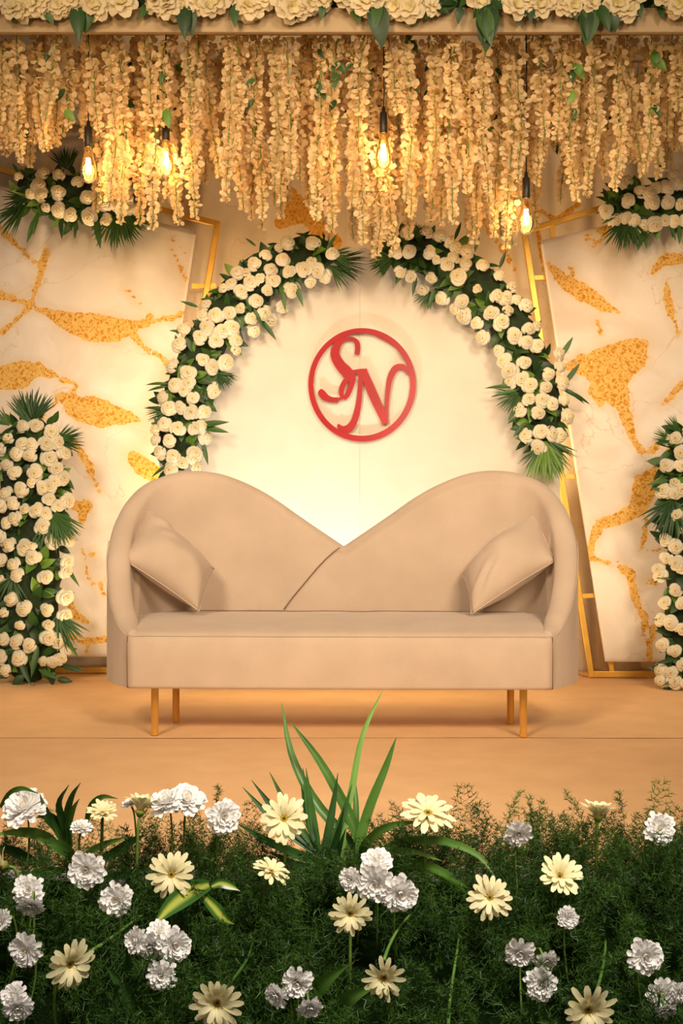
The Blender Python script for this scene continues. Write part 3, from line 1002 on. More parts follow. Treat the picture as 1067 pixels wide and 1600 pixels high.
def tube_core(px_path, Yc, r_px, depth):
    """bumpy moss tube following a pixel path at depth Yc"""
    def fn(t):
        b = MB()
        s = S(Yc)
        c = catmull([(x, y, r) for (x, y, r) in px_path], 40)
        k = 12; V = []; Fc = []
        for i, p in enumerate(c):
            q = c[min(i + 1, 39)] - c[max(i - 1, 0)]
            tx, tz = q.x, -q.y
            ln = math.hypot(tx, tz); tx /= ln; tz /= ln
            e = min(1, min(i, 39 - i) / 3 * 0.6 + 0.4)
            for j in range(k):
                a = 2 * math.pi * j / k
                rr = p.z / s * e * (0.9 + 0.25 * noise.noise(Vector((p.x * 0.05, p.y * 0.05, j * 1.3))))
                w0 = P(p.x, p.y, Yc)
                V.append((w0.x + (-tz) * math.cos(a) * rr, Yc + math.sin(a) * rr * depth, w0.z + tx * math.cos(a) * rr))
        for i in range(39):
            for j in range(k):
                Fc.append((i * k + j, i * k + (j + 1) % k, (i + 1) * k + (j + 1) % k, (i + 1) * k + j))
        Fc.append(tuple(range(k))); Fc.append(tuple(39 * k + j for j in range(k)))
        b.add(V, Fc); b.build('moss_core', M['core'], t)
    return fn


def path_surf(path, Yc, depth):
    """surface of a round garland over a pixel path: returns depth, normal, outward direction"""
    c = catmull(path, 60)

    def fn(x, y):
        best = None
        for i, p in enumerate(c):
            d = (x - p.x) ** 2 + (y - p.y) ** 2
            if best is None or d < best[0]: best = (d, i)
        p = c[best[1]]
        ox, oz = (x - p.x), -(y - p.y)
        rr = max(p.z, 1)
        f = min(1.15, math.hypot(ox, oz) / rr)
        dy = math.sqrt(max(0, 1 - (f / 1.15) ** 2))
        l = math.hypot(ox, oz) + 1e-6
        d = Vector((ox / l, 0, oz / l))
        n = Vector((d.x * f * 0.8, -max(dy, 0.12), d.z * f * 0.8)).normalized()
        return Yc - depth * dy, n, d
    return fn, c


def along(c, spread=0.95, lo=0, hi=1):
    def fn(rd):
        i = int((lo + (hi - lo) * rd.random()) * (len(c) - 1)); p = c[i]
        q = c[min(i + 1, len(c) - 1)] - c[max(i - 1, 0)]
        l = math.hypot(q.x, q.y); o = rd.uniform(-spread, spread) * p.z
        return p.x - q.y / l * o, p.y + q.x / l * o
    return fn


# ---- arch garlands
G1 = [(665, 108), (768, 110), (852, 153), (573, 160), (630, 130), (765, 183), (527, 195), (643, 178), (670, 225), (822, 243), (757, 265), (493, 235), (595, 222), (553, 255), (605, 265), (580, 303), (683, 300), (457, 235), (430, 280), (398, 297), (470, 308), (512, 275), (533, 350), (640, 368), (327, 370), (367, 408), (310, 412), (425, 400), (470, 378), (508, 420), (588, 425), (563, 395), (520, 470), (232, 470), (330, 465), (432, 460), (365, 515), (218, 532), (445, 510), (445, 550), (395, 475), (312, 592), (405, 605), (187, 622), (253, 650), (347, 625), (255, 690), (198, 700), (355, 720), (235, 720), (268, 752), (150, 752), (172, 797), (220, 790), (262, 812), (312, 810), (120, 885), (155, 860), (205, 880), (272, 880), (305, 872), (317, 917), (175, 930), (120, 930), (138, 978), (190, 1000), (228, 1025), (275, 985), (268, 1010), (735, 215), (790, 220), (300, 500), (280, 1040), (180, 1050)]
G1 = [(200 + x / 2.667, 340 + y / 2.667) for x, y in G1]
pathL = [(276, 735, 38), (276, 690, 40), (283, 640, 42), (298, 590, 43), (322, 535, 45), (355, 485, 46), (395, 443, 46), (440, 412, 44), (485, 398, 40), (522, 402, 28)]
sf, c = path_surf(pathL, YA - 0.06, 0.13)
arrangement('rose_garland', 'ivory rose garland curving up the left side of the cream arch', 'garlands on the arch', P(276, 735, YA - 0.06), G1, sf,
            (190, along(c)), [(520, 408, 10, 55, 1, .25, 0), (516, 415, 40, 45, 1, .25, 0), (515, 398, 8, 38, 1, .3, 0), (400, 385, -140, 22, 3, .1, 0), (510, 392, -60, 30, 3, .1, 0),
                              (310, 665, -8, 50, 3, .3, 0), (312, 668, 8, 48, 3, .3, 0), (310, 672, -22, 40, 4, .3, 0), (340, 585, 35, 30, 0, .3, 0), (345, 580, 60, 32, 0, .3, 0),
                              (262, 600, 185, 34, 4, .2, 0), (262, 604, 175, 32, 4, .2, 0), (265, 640, 190, 40, 4, .2, 0), (262, 642, 165, 35, 1, .2, 0), (408, 500, 52, 40, 3, .2, 0), (395, 480, 60, 35, 4, .2, 0),
                              (300, 725, 80, 40, 3, .2, 0), (316, 690, 75, 38, 3, .2, 0), (265, 725, 150, 35, 4, .2, 0), (380, 450, 70, 45, 4, .2, 0), (460, 440, 70, 42, 3, .2, 0), (440, 450, 80, 38, 3, .2, 0), (310, 480, 200, 30, 3, .2, 0), (290, 520, 190, 26, 3, .2, 0)],
            tube_core([(x, y, r * 0.82) for x, y, r in pathL], YA - 0.05, 0, 0.9), 0.049, 11)

G2 = [(200, 70), (280, 65), (343, 83), (375, 105), (405, 130), (448, 148), (155, 145), (210, 143), (295, 145), (392, 170), (367, 198), (443, 195), (518, 203), (173, 222), (223, 243), (305, 250), (270, 295), (415, 250), (585, 245), (493, 300), (635, 295), (350, 333), (433, 347), (575, 330), (610, 338), (695, 370), (410, 378), (443, 408), (552, 398), (620, 390), (597, 437), (495, 440), (520, 497), (705, 465), (740, 455), (650, 490), (697, 520), (743, 537), (588, 557), (607, 597), (690, 607), (827, 572), (632, 640), (835, 625), (787, 655), (680, 672), (845, 690), (715, 700), (777, 712), (637, 685), (710, 757), (765, 765), (803, 778), (852, 762), (748, 817), (668, 800), (865, 828), (760, 893), (702, 912), (833, 910), (752, 962), (325, 175), (800, 905), (655, 345)]
G2 = [(560 + x / 2.667, 340 + y / 2.667) for x, y in G2]
pathR = [(606, 395, 26), (640, 393, 38), (690, 405, 44), (735, 435, 46), (775, 475, 46), (805, 520, 45), (826, 570, 43), (842, 620, 42), (850, 665, 38), (850, 700, 26)]
sf, c = path_surf(pathR, YA - 0.06, 0.13)
arrangement('rose_garland', 'ivory rose garland on the right side of the cream arch, ending in palm leaves', 'garlands on the arch', P(850, 720, YA - 0.06), G2, sf,
            (180, along(c)), [(612, 402, 165, 38, 1, .3, 0), (612, 408, 150, 40, 1, .3, 0), (606, 398, 190, 30, 4, .2, 0), (852, 690, 95, 68, 2, .3, 0), (850, 692, 75, 60, 2, .3, 0), (848, 694, 115, 50, 1, .3, 0), (858, 690, 60, 50, 0, .2, 0),
                              (806, 605, 185, 46, 4, .25, 0), (808, 610, 172, 40, 4, .25, 0), (810, 615, 150, 42, 0, .25, 0), (812, 625, 120, 40, 3, .25, 0), (880, 610, 20, 46, 4, .2, 0), (882, 600, -55, 40, 3, .2, 0), (880, 606, 30, 40, 4, .2, 0),
                              (875, 560, -60, 40, 3, .1, 0), (680, 450, 110, 36, 3, .2, 0), (650, 430, 100, 34, 3, .2, 0), (672, 455, 120, 32, 0, .2, 0), (640, 370, -80, 26, 0, .2, 0), (650, 372, -60, 26, 0, .2, 0), (710, 375, -70, 30, 3, .2, 0), (780, 420, -70, 30, 3, .2, 0), (740, 395, -70, 26, 3, .2, 0), (820, 660, 130, 30, 3, .2, 0), (812, 650, 150, 24, 3, .2, 0)],
            tube_core([(x, y, r * 0.82) for x, y, r in pathR], YA - 0.05, 0, 0.9), 0.049, 12)

# ---- standing columns
G3 = [(182, 275), (120, 278), (255, 305), (50, 335), (230, 365), (285, 355), (320, 405), (115, 365), (162, 370), (12, 390), (90, 415), (150, 420), (243, 440), (40, 470), (78, 510), (175, 510), (280, 490), (310, 535), (275, 550), (110, 590), (162, 560), (215, 580), (250, 575), (35, 615), (245, 640), (335, 650), (72, 665), (125, 690), (185, 695), (290, 675), (10, 670), (230, 715), (40, 760), (80, 735), (215, 775), (260, 850), (335, 840), (10, 830), (52, 870), (165, 880), (125, 880), (165, 930), (10, 945), (75, 965), (88, 1020), (228, 1030), (328, 1000), (330, 950), (10, 1040), (60, 1140), (118, 1185), (235, 1190), (325, 1130), (25, 1210), (100, 1270), (240, 1270), (320, 1225), (20, 1340), (85, 1355), (150, 1370), (240, 1330), (288, 1340), (10, 1430), (265, 1450), (300, 1440), (100, 1440), (35, 1495), (215, 1450), (330, 1390), (-40, 420), (-60, 520), (-55, 640), (-70, 760), (-60, 900), (-70, 1020), (-60, 1150), (-65, 1290), (-55, 1420)]
G3 = [(x / 3.2, 580 + y / 3.2) for x, y in G3]
pathC = [(46, 1062, 56), (46, 1000, 60), (46, 900, 62), (48, 800, 62), (50, 740, 60), (52, 690, 54), (54, 655, 38)]
YC = 1.86
sf, c = path_surf(pathC, YC, 0.19)
arrangement('flower_column', 'tall column of ivory roses standing left of the sofa', 'flower columns on the floor', Vector((P(46, HZ, YC).x, YC, 0)), G3, sf,
            (230, along(c)), [(52, 660, -95, 52, 0, .1, 0), (48, 660, -80, 56, 0, .1, 0), (44, 662, -105, 50, 1, .1, 0), (60, 662, -70, 42, 4, .1, 0), (90, 690, -5, 44, 1, .2, 0), (88, 688, -25, 36, 1, .2, 0), (15, 665, -140, 34, 1, .2, 0),
                              (85, 800, 55, 60, 1, .4, 0), (80, 805, 75, 60, 0, .4, 0), (95, 730, 60, 36, 4, .2, 0), (100, 880, 55, 42, 4, .2, 0), (90, 960, 70, 60, 0, .3, 0), (95, 985, 55, 50, 4, .3, 0), (20, 900, 100, 50, 0, .3, 0), (60, 1010, 100, 50, 3, .4, -.02), (30, 1030, 60, 46, 3, .4, -.02), (95, 1040, 10, 40, 3, .3, 0), (60, 1046, 20, 40, 3, .4, -.02)],
            tube_core([(x, y, r * 0.86) for x, y, r in pathC], YC, 0, 0.9), 0.050, 13, (0.07, 0.12))

G4 = [(705, 340), (740, 330), (765, 400), (765, 465), (700, 465), (735, 550), (682, 590), (735, 600), (770, 580), (745, 710), (765, 770), (690, 825), (740, 855), (695, 915), (745, 945), (670, 1005), (660, 970), (768, 970), (740, 1075), (690, 1135), (770, 1135), (670, 1220), (715, 1235), (770, 1265), (680, 1340), (735, 1370), (720, 1480), (672, 1465), (675, 1515), (730, 1520), (772, 1440), (790, 1530), (800, 300), (850, 300), (830, 360), (850, 450), (820, 520), (860, 560), (830, 640), (860, 700), (820, 850), (860, 900), (830, 1000), (850, 1080), (830, 1180), (860, 1280), (830, 1360), (860, 1450)]
G4 = [(820 + x / 3.137, 580 + y / 3.137) for x, y in G4]
pathD = [(1084, 1070, 52), (1084, 1000, 55), (1084, 900, 55), (1083, 800, 55), (1082, 740, 53), (1081, 700, 44), (1081, 672, 28)]
YD = 1.62
sf, c = path_surf(pathD, YD, 0.17)
arrangement('flower_column', 'tall column of ivory roses at the right edge of the stage', 'flower columns on the floor', Vector((P(1084, HZ, YD).x, YD, 0)), G4, sf,
            (200, along(c)), [(1050, 690, 200, 34, 1, .2, 0), (1060, 675, 230, 30, 1, .2, 0), (1045, 750, 170, 36, 3, .2, 0), (1048, 770, 195, 34, 3, .2, 0), (1052, 780, 110, 70, 0, .4, 0), (1060, 785, 95, 60, 3, .4, 0), (1045, 800, 130, 40, 3, .3, 0), (1050, 905, 190, 24, 4, .2, 0), (1060, 1060, 160, 30, 3, .3, 0), (1056, 1030, 170, 30, 3, .3, 0), (1045, 970, 190, 24, 4, .2, 0)],
            tube_core([(x, y, r * 0.86) for x, y, r in pathD], YD, 0, 0.9), 0.048, 14, (0.07, 0.12))

# ---- bouquets on the frame tops
G5 = [(182, 550), (243, 572), (275, 618), (318, 593), (325, 530), (350, 525), (182, 603), (100, 605), (130, 610), (145, 648), (183, 657), (222, 672), (280, 677), (335, 690), (362, 640), (395, 600), (405, 628), (85, 510), (60, 555), (135, 545), (120, 585), (410, 655), (390, 655), (300, 520), (375, 560), (330, 640)]
G5 = [(x / 2, y / 2) for x, y in G5]
pathE = [(30, 285, 30), (60, 295, 42), (100, 305, 50), (140, 308, 52), (180, 308, 46), (210, 312, 28)]
YE = 2.05
sf, c = path_surf(pathE, YE, 0.14)
arrangement('rose_bouquet', 'rose bouquet with palm fans on top of the left panel', 'bouquets on the panel tops', P(120, 340, YE), G5, sf,
            (130, along(c)), [(40, 310, 160, 40, 0, .3, 0), (40, 320, 135, 62, 1, .3, 0), (60, 335, 110, 50, 3, .3, 0), (185, 335, 60, 58, 0, .3, 0), (178, 338, 90, 56, 0, .3, 0), (190, 330, 40, 50, 1, .3, 0), (150, 340, 80, 52, 3, .3, 0), (95, 340, 85, 36, 3, .3, 0), (35, 280, -120, 30, 3, .2, 0), (105, 265, -100, 40, 0, .1, 0), (110, 262, -70, 30, 3, .1, 0), (60, 330, 100, 40, 3, .3, 0), (120, 345, 95, 30, 3, .3, 0)],
            tube_core([(x, y, r * 0.7) for x, y, r in pathE], YE, 0, 0.9), 0.051, 15)
G6 = [(897, 628), (973, 633), (1018, 633), (853, 690), (888, 680), (915, 690), (943, 710), (980, 700), (1010, 690), (1040, 690), (1015, 590), (935, 600), (960, 610), (1050, 580), (985, 590), (890, 570), (828, 660), (1060, 640), (1075, 690), (1090, 600), (1100, 650), (1120, 690), (1130, 600), (1040, 550), (1000, 540)]
G6 = [(533 + x / 2, y / 2) for x, y in G6]
pathF = [(955, 325, 24), (985, 318, 40), (1020, 315, 46), (1060, 313, 46), (1100, 315, 30)]
YF = 1.86
sf, c = path_surf(pathF, YF, 0.13)
arrangement('rose_bouquet', 'rose bouquet with palm fan on top of the right panel', 'bouquets on the panel tops', P(1020, 340, YF), G6, sf,
            (110, along(c)), [(975, 345, 100, 52, 0, .3, 0), (985, 345, 75, 48, 0, .3, 0), (1010, 350, 110, 46, 3, .3, 0), (1005, 350, 85, 42, 3, .3, 0), (1060, 350, 90, 34, 3, .3, 0), (960, 325, 170, 30, 4, .2, 0), (965, 335, 150, 30, 3, .2, 0), (1030, 275, -80, 30, 3, .1, 0), (1045, 350, 70, 30, 3, .3, 0)],
            tube_core([(x, y, r * 0.7) for x, y, r in pathF], YF, 0, 0.9), 0.049, 16)

# ---- garland lying along the front beam
tb = thing('beam_garland', 'row of big cream blossoms and hanging green leaves along the overhead beam', 'garland', P(533, 20, BEAM_Y))
rd = random.Random(5)
b = MB(); z0 = zb1 + 0.07
b.tube([(x, BEAM_Y + 0.05, z0 + 0.03 * math.sin(x * 7)) for x in np.linspace(-2.4, 2.4, 60)], 0.07, 10)
b.build('moss_core', M['core'], tb)
for k in range(118):
    x = rd.uniform(-40, 1107); y = rd.choice((rd.uniform(8, 26), rd.uniform(-24, 8)))
    n = Vector((rd.uniform(-.5, .5), -1, rd.uniform(-0.5, 0.5)))
    obj('blossom', BLOOMS[k % 3], tb, mat4=place(P(x, y - 13, BEAM_Y - 0.05 - 0.03 * rd.random()), n, rd.uniform(0, 6), rd.uniform(0.055, 0.08)))
for (x, y, a, ln, kd) in ((287, 2, 88, 60, 0), (292, 6, 80, 48, 1), (120, 5, 85, 60, 0), (70, 14, 60, 26, 1), (140, 10, 100, 40, 1), (590, 0, 95, 48, 0), (586, 4, 80, 66, 1), (750, 8, 75, 66, 0), (762, 6, 92, 70, 1), (772, 8, 105, 60, 0), (815, 4, 100, 34, 1), (826, 2, 85, 36, 0), (835, 4, 80, 30, 0), (893, 2, 75, 30, 1), (915, 10, 88, 52, 0), (922, 8, 95, 60, 1), (935, 6, 70, 48, 0), (955, 8, 80, 40, 1), (995, 0, 80, 30, 0), (1000, 2, 100, 26, 1), (365, 10, 85, 34, 0), (370, 5, 100, 26, 1), (440, 5, 80, 24, 0), (505, 8, 100, 22, 1), (20, 5, 95, 28, 0), (720, 10, 100, 26, 1), (650, 8, 80, 20, 0)):
    obj('leaf', LEAF_DARK[kd], tb, mat4=xdir(P(x, y, BEAM_Y - 0.06), px_dir(a, 0.25), (0, -1, 0.1), ln / S(BEAM_Y)))
for k in range(60):
    x = rd.uniform(-40, 1107)
    obj('leaf', LEAF_DARK[k % 2], tb, mat4=xdir(P(x, rd.uniform(-15, 10), BEAM_Y - 0.03), px_dir(rd.uniform(0, 180), 0.6), (0, -1, 0.1), rd.uniform(0.07, 0.12)))


# ------------------------------------------------------------------ hanging strands
def strand_meshes(L, seed):
    rd = random.Random(seed)
    V = []; Q = []
    ph, am = rd.uniform(0, 6), rd.uniform(0.008, 0.030)

    def axis(s): return Vector((am * math.sin(s * 5 + ph) + 0.006 * math.sin(s * 17 + ph), am * math.cos(s * 4.3 + ph), -s))
    n = int(L * 330)
    a = 0
    gap0 = rd.uniform(0.1, 0.7); gap1 = gap0 + rd.uniform(0.03, 0.12)
    for k in range(n):
        s = L * (k + rd.random()) / n
        f = s / L
        if gap0 < f < gap1 and rd.random() < 0.8: continue
        taper = min(1.0, (1 - f) * 3.2 + 0.28)
        a += 2.4 + rd.uniform(-0.4, 0.4)
        r = rd.uniform(0.004, 0.038) * taper * (0.75 + 0.35 * math.sin(s * 23 + ph))
        c = axis(s) + Vector((r * math.cos(a), r * math.sin(a), 0))
        sz = rd.uniform(0.011, 0.024) * (0.55 + 0.45 * taper)
        out = Vector((math.cos(a), math.sin(a), rd.uniform(-1.3, 0.5))).normalized()
        side = out.cross(Vector((rd.uniform(-1, 1), rd.uniform(-1, 1), rd.uniform(-.3, .3)))).normalized()
        nn = out.cross(side)
        base = len(V)
        cup = rd.uniform(0.15, 0.55)
        for (u, v) in ((0, -0.25), (-0.75, 0.35), (0.75, 0.35), (0, 0.55), (-0.6, 1.15), (0.6, 1.15), (0, 1.5)):
            h = cup * (u * u + 0.45 * (v - 0.5) ** 2)
            V.append(c + out * (v * sz) + side * (u * sz) + nn * (h * sz))
        Q += [(base, base + 2, base + 3, base + 1), (base + 1, base + 3, base + 6, base + 4), (base + 3, base + 2, base + 5, base + 6)]
    me = npmesh('blossoms', V, Q, M['wisteria'], True)
    b = MB(); b.tube([axis(s) for s in np.linspace(0, L, 16)], 0.0026, 5)
    st = b.mesh('stem', M['stem'])
    return me, st


LENS = [0.42, 0.52, 0.62, 0.70, 0.78, 0.86, 0.94, 1.02, 1.10, 1.18]
STR = [strand_meshes(l, 40 + i) for i, l in enumerate(LENS)]
prof_x = [-80, 0, 60, 100, 118, 150, 200, 250, 290, 350, 400, 440, 500, 560, 590, 640, 700, 750, 800, 850, 900, 950, 1000, 1067, 1140]
prof_y = [250, 240, 265, 210, 170, 320, 345, 345, 345, 320, 355, 345, 345, 395, 400, 345, 340, 375, 380, 320, 290, 325, 270, 265, 260]
rd = random.Random(21)
SL = {0: 'white wisteria strand hanging in the front row below the beam', 1: 'white wisteria strand hanging in the middle rows of the flower curtain', 2: 'white wisteria strand hanging at the back of the flower curtain'}
rows = [(0.78, 40, 0), (0.97, 42, 1), (1.15, 44, 1), (1.32, 44, 1), (1.60, 42, 2)]
ns = 0
for (Yr, cnt, kind) in rows:
    for k in range(cnt):
        x = -50 + 1170 * (k + rd.uniform(0.1, 0.9)) / cnt
        if 103 < x < 122 and rd.random() < 0.8: continue
        if 968 < x < 982 and rd.random() < 0.7: continue
        Y = Yr + rd.uniform(-0.05, 0.05)
        top = zb1 + 0.02 if kind else zb0 + 0.03
        if Y > 0.9: top = zb1 + 0.02
        yb = float(np.interp(x, prof_x, prof_y)) - abs(rd.gauss(0, 1)) * 62 + 14
        if kind == 0:
            for (bx, by) in ((138, 205), (259, 195), (599, 175), (822, 285)):
                if abs(x - bx) < 26: yb = min(yb, by)
        zend = P(x, yb, Y).z
        L = max(0.36, min(1.24, top - zend))
        i = int(np.argmin([abs(l - L) for l in LENS]))
        Xp = P(x, 0, Y).x
        t = thing('wisteria_strand', SL[kind], 'hanging flowers', (Xp, Y, zend), 'hanging wisteria strands')
        rz = rd.uniform(0, 6.3)
        m4 = Matrix.Translation((Xp, Y, top)) @ Matrix.Rotation(rd.uniform(-.05, .05), 4, 'Y') @ Matrix.Rotation(rz, 4, 'Z') @ Matrix.Diagonal((1, 1, L / LENS[i], 1))
        o = obj('blossoms', STR[i][0], t, mat4=m4); o['kind'] = 'stuff'
        obj('stem', STR[i][1], t, mat4=m4)
        if rd.random() < 0.32:
            for q in range(rd.randint(1, 4)):
                obj('leaf', LEAVES[rd.choice((0, 0, 2))], t, mat4=xdir((Xp, Y - 0.02, top - rd.uniform(0.02, 0.35)), px_dir(rd.uniform(40, 140), .3), (0, -1, .1), rd.uniform(0.05, 0.10)))
        ns += 1


# ------------------------------------------------------------------ hanging bulbs
def bulb(px, py, Y, label):
    """py = image row of the middle of the glass"""
    c = P(px, py, Y); s = 0.086
    t = thing('pendant_bulb', label, 'lamp', (c.x, c.y, c.z - 0.9 * s), 'bare bulbs over the stage')
    b = MB(); b.tube([(c.x, c.y, c.z + 2.6 * s), (c.x + 0.003, c.y, (c.z + zb1) / 2), (c.x, c.y, zb1 + 0.02)], 0.0035, 6); b.build('cord', M['black'], t)
    b = MB(); b.lathe([(0.0, 2.75), (0.10, 2.72), (0.12, 2.45), (0.22, 2.36), (0.225, 1.25), (0.20, 1.2), (0.0, 1.2)], 16); v = [(x * s, y * s, z * s) for x, y, z in b.v]; b.v = v
    obj('socket', b.mesh('socket', M['black']), t, mat4=Matrix.Translation(c))
    b = MB(); b.lathe([(0.16, 1.3), (0.18, 1.1), (0.30, 0.65), (0.44, 0.1), (0.49, -0.25), (0.44, -0.6), (0.28, -0.82), (0.08, -0.90), (0.0, -0.91)], 20); b.v = [(x * s, y * s, z * s) for x, y, z in b.v]
    gl = obj('glass', b.mesh('glass', M['glass']), t, mat4=Matrix.Translation(c))
    b = MB()
    for k in range(6):
        a = 2 * math.pi * k / 6
        b.tube([(0.10 * s * math.cos(a), 0.10 * s * math.sin(a), 0.55 * s), (0.15 * s * math.cos(a + .2), 0.15 * s * math.sin(a + .2), -0.35 * s)], 0.0022, 5)
    obj('filament', b.mesh('filament', M['filament']), gl, True)
    l = bpy.data.lights.new('bulb_light', 'POINT'); l.energy = 7; l.color = (1.0, 0.52, 0.18); l.shadow_soft_size = 0.04
    lo = bpy.data.objects.new('bulb_light', l); link(lo, t); lo.location = c
    return t


bulb(138, 262, 0.88, 'glowing filament bulb in front of the left rose bouquet')
bulb(259, 252, 0.88, 'glowing filament bulb hanging right of the left rose bouquet')
bulb(599, 240, 0.88, 'glowing filament bulb hanging near the centre of the flower curtain')
bulb(822, 342, 0.88, 'lowest hanging glowing filament bulb above the right gold frame')

# ------------------------------------------------------------------ flower bed in front of the stage
b = MB(); b.box((-1.3, -3.05, -0.60), (1.3, -2.06, -0.22))
tp = thing('planter_trough', 'long dark planter trough full of flowers along the stage front', 'planter', (0, -2.55, -0.6))
bevel(b.build('trough', M['black'], tp, False), 0.01)


def bed_z(x, y):
    """top of the dark soil and stalk mass"""
    return float(np.interp(y, [-3.05, -2.8, -2.5, -2.2, -2.06], [-0.20, -0.10, 0.0, 0.06, 0.03])) + 0.03 * noise.noise(Vector((x * 4, y * 4, 0)))


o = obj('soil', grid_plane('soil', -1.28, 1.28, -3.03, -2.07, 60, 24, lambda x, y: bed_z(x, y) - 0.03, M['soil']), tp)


def sprig_arrays(seed, L=0.22, nb=13):
    """feathery fern spray along +Z: thin needles (quads) on side twigs"""
    rd = random.Random(seed); V = []; Q = []

    def quad(a, b_, w_, up):
        d = (b_ - a); sd = d.cross(up)
        if sd.length < 1e-6: sd = d.orthogonal()
        sd = sd.normalized() * w_
        i = len(V)
        V.extend([a - sd * 0.6, a + sd * 0.6, b_ + sd * 0.25, b_ - sd * 0.25]); Q.append((i, i + 1, i + 2, i + 3))
    bend = rd.uniform(0.05, 0.35)

    def ax(t): return Vector((bend * L * t * t, 0.03 * L * math.sin(t * 4), L * t))
    for k in range(6):
        quad(ax(k / 6), ax((k + 1) / 6), 0.0011, Vector((0, 1, 0.1)))
    for k in range(nb):
        t = 0.12 + 0.86 * k / (nb - 1)
        for sgn in (-1, 1):
            l = L * (0.30 * (1 - t) + 0.07) * rd.uniform(0.8, 1.2)
            ph = rd.uniform(-0.7, 0.7)
            d = Vector((0.35, sgn * math.cos(ph), 0.0)) + Vector((math.sin(ph) * 0.7, 0, 0.75)); d.normalize()
            p0 = ax(t)
            quad(p0, p0 + d * l, 0.0008, Vector((1, 0, 0.2)))
            m = max(2, int(l / 0.017))
            for q in range(1, m + 1):
                c = p0 + d * (l * q / m)
                for e in range(6):
                    nd = (d * rd.uniform(0.1, 0.7) + Vector((rd.uniform(-1, 1), rd.uniform(-1, 1), rd.uniform(-.6, .9)))).normalized()
                    quad(c, c + nd * rd.uniform(0.011, 0.018), 0.0016, Vector((rd.uniform(-1, 1), rd.uniform(-1, 1), rd.uniform(-1, 1))))
    return np.array([tuple(v) for v in V], dtype=np.float32), np.array(Q, dtype=np.int32)


SPR = [sprig_arrays(s) for s in (1, 2, 3, 4)]
VV, QQ = [], []; off = 0
rd = random.Random(31)
for k in range(1150):
    x = rd.uniform(-1.27, 1.27); y = rd.uniform(-3.0, -2.1) if k % 3 else rd.uniform(-2.36, -2.09)
    z = bed_z(x, y) - 0.02
    dirv = Vector((rd.uniform(-.8, .8), rd.uniform(-1.1, 0.35), rd.uniform(0.25, 1.0))).normalized()
    sc = rd.uniform(0.6, 1.05)
    if y > -2.36:
        sc *= 0.74 if x < 0.1 else 0.85
        dirv.z += 0.6; dirv.normalize()
    m4 = place((x, y, z), dirv, rd.uniform(0, 6.3), sc)
    A = np.array(m4)
    v, q = SPR[k % 4]
    VV.append(v @ A[:3, :3].T + A[:3, 3]); QQ.append(q + off); off += len(v)
fm = obj('fern_foliage', npmesh('fern_foliage', np.concatenate(VV), np.concatenate(QQ), M['fern']))
tag(fm, 'dense dark green feathery fern foliage filling the flower bed', 'foliage', kind='stuff')
SPM = [npmesh('fern_spray', v, q, M['fern']) for v, q in SPR]
# single sprays that stand clear of the mass: (base px, tip px, depth)
spr = [(735, 1330, 725, 1228, 'tallest fern spray right of the arching strap leaves'), (780, 1330, 772, 1240, 'bright fern spray beside the drooping white flower'), (815, 1330, 820, 1262, 'dark fern spray behind the drooping white flower'), (845, 1345, 860, 1298, 'short fern spray between the drooping white flower and side-on yellow daisy'),
       (905, 1335, 895, 1275, 'fern spray left of the side-on yellow daisy'), (925, 1330, 925, 1240, 'fern spray right behind the side-on yellow daisy'), (975, 1340, 985, 1245, 'pale fern spray right of the side-on yellow daisy'), (1020, 1340, 1037, 1222, 'tall thin fern spray above the white flower at right'), (1050, 1350, 1062, 1275, 'fern spray at the right edge of the bed'),
       (650, 1320, 640, 1250, 'fern spray left of the yellow daisy above the strap leaves'), (405, 1330, 385, 1255, 'fern spray left of the palm leaflets'), (335, 1330, 325, 1235, 'fern spray left of the white bloom by the palm leaflets'), (250, 1345, 262, 1275, 'fern spray under the tall side-on yellow daisy'), (200, 1345, 192, 1290, 'small fern spray under the pale half-hidden daisy'), (285, 1350, 290, 1300, 'spiky fern spray below the tall white pair'), (1000, 1370, 1005, 1300, 'fern spray below the white flower at right')]
for k, (bx, by, tx, ty, lb) in enumerate(spr):
    Y = -2.18 + 0.05 * math.sin(k * 2.1)
    a = P(bx, by + 30, Y); c = P(tx, ty, Y)
    d = c - a
    o = obj('fern_spray', SPM[k % 4], mat4=place(a, d, k * 1.3, d.length / 0.22))
    tag(o, lb, 'fern', 'fern sprays above the bed')


# ---- strap leaves
def strap(pts, wpx, Y0, Y1, mat, parent, name='leaf', n=14, bulge=0.0):
    """blade along a pixel path from base to tip; depth runs Y0 to Y1; folded along the midrib"""
    c = catmull([(p[0], p[1], 0) for p in pts], n)
    V = []; Q = []
    W = [P(p.x, p.y, Y0 + (Y1 - Y0) * i / (n - 1)) for i, p in enumerate(c)]
    for i, p in enumerate(W):
        t = (W[min(i + 1, n - 1)] - W[max(i - 1, 0)]).normalized()
        view = Vector((0.15, -1, 0.35)).normalized()
        sd = t.cross(view).normalized(); nn = sd.cross(t)
        f = i / (n - 1)
        w_ = wpx / 2 / S(p.y) * (min(1, 0.45 + 1.6 * f) if bulge == 0 else math.sin(math.pi * (0.08 + 0.86 * f)) ** bulge) * (1 - f ** 3.5) + 0.0006
        for u in (-1, -0.5, 0, 0.5, 1):
            V.append(p + sd * (u * w_) - nn * ((1 - abs(u)) * w_ * 0.35))
    for i in range(n - 1):
        for j in range(4):
            a = i * 5 + j
            Q.append((a, a + 1, a + 6, a + 5))
    return obj(name, npmesh(name, V, Q, mat, True), parent)


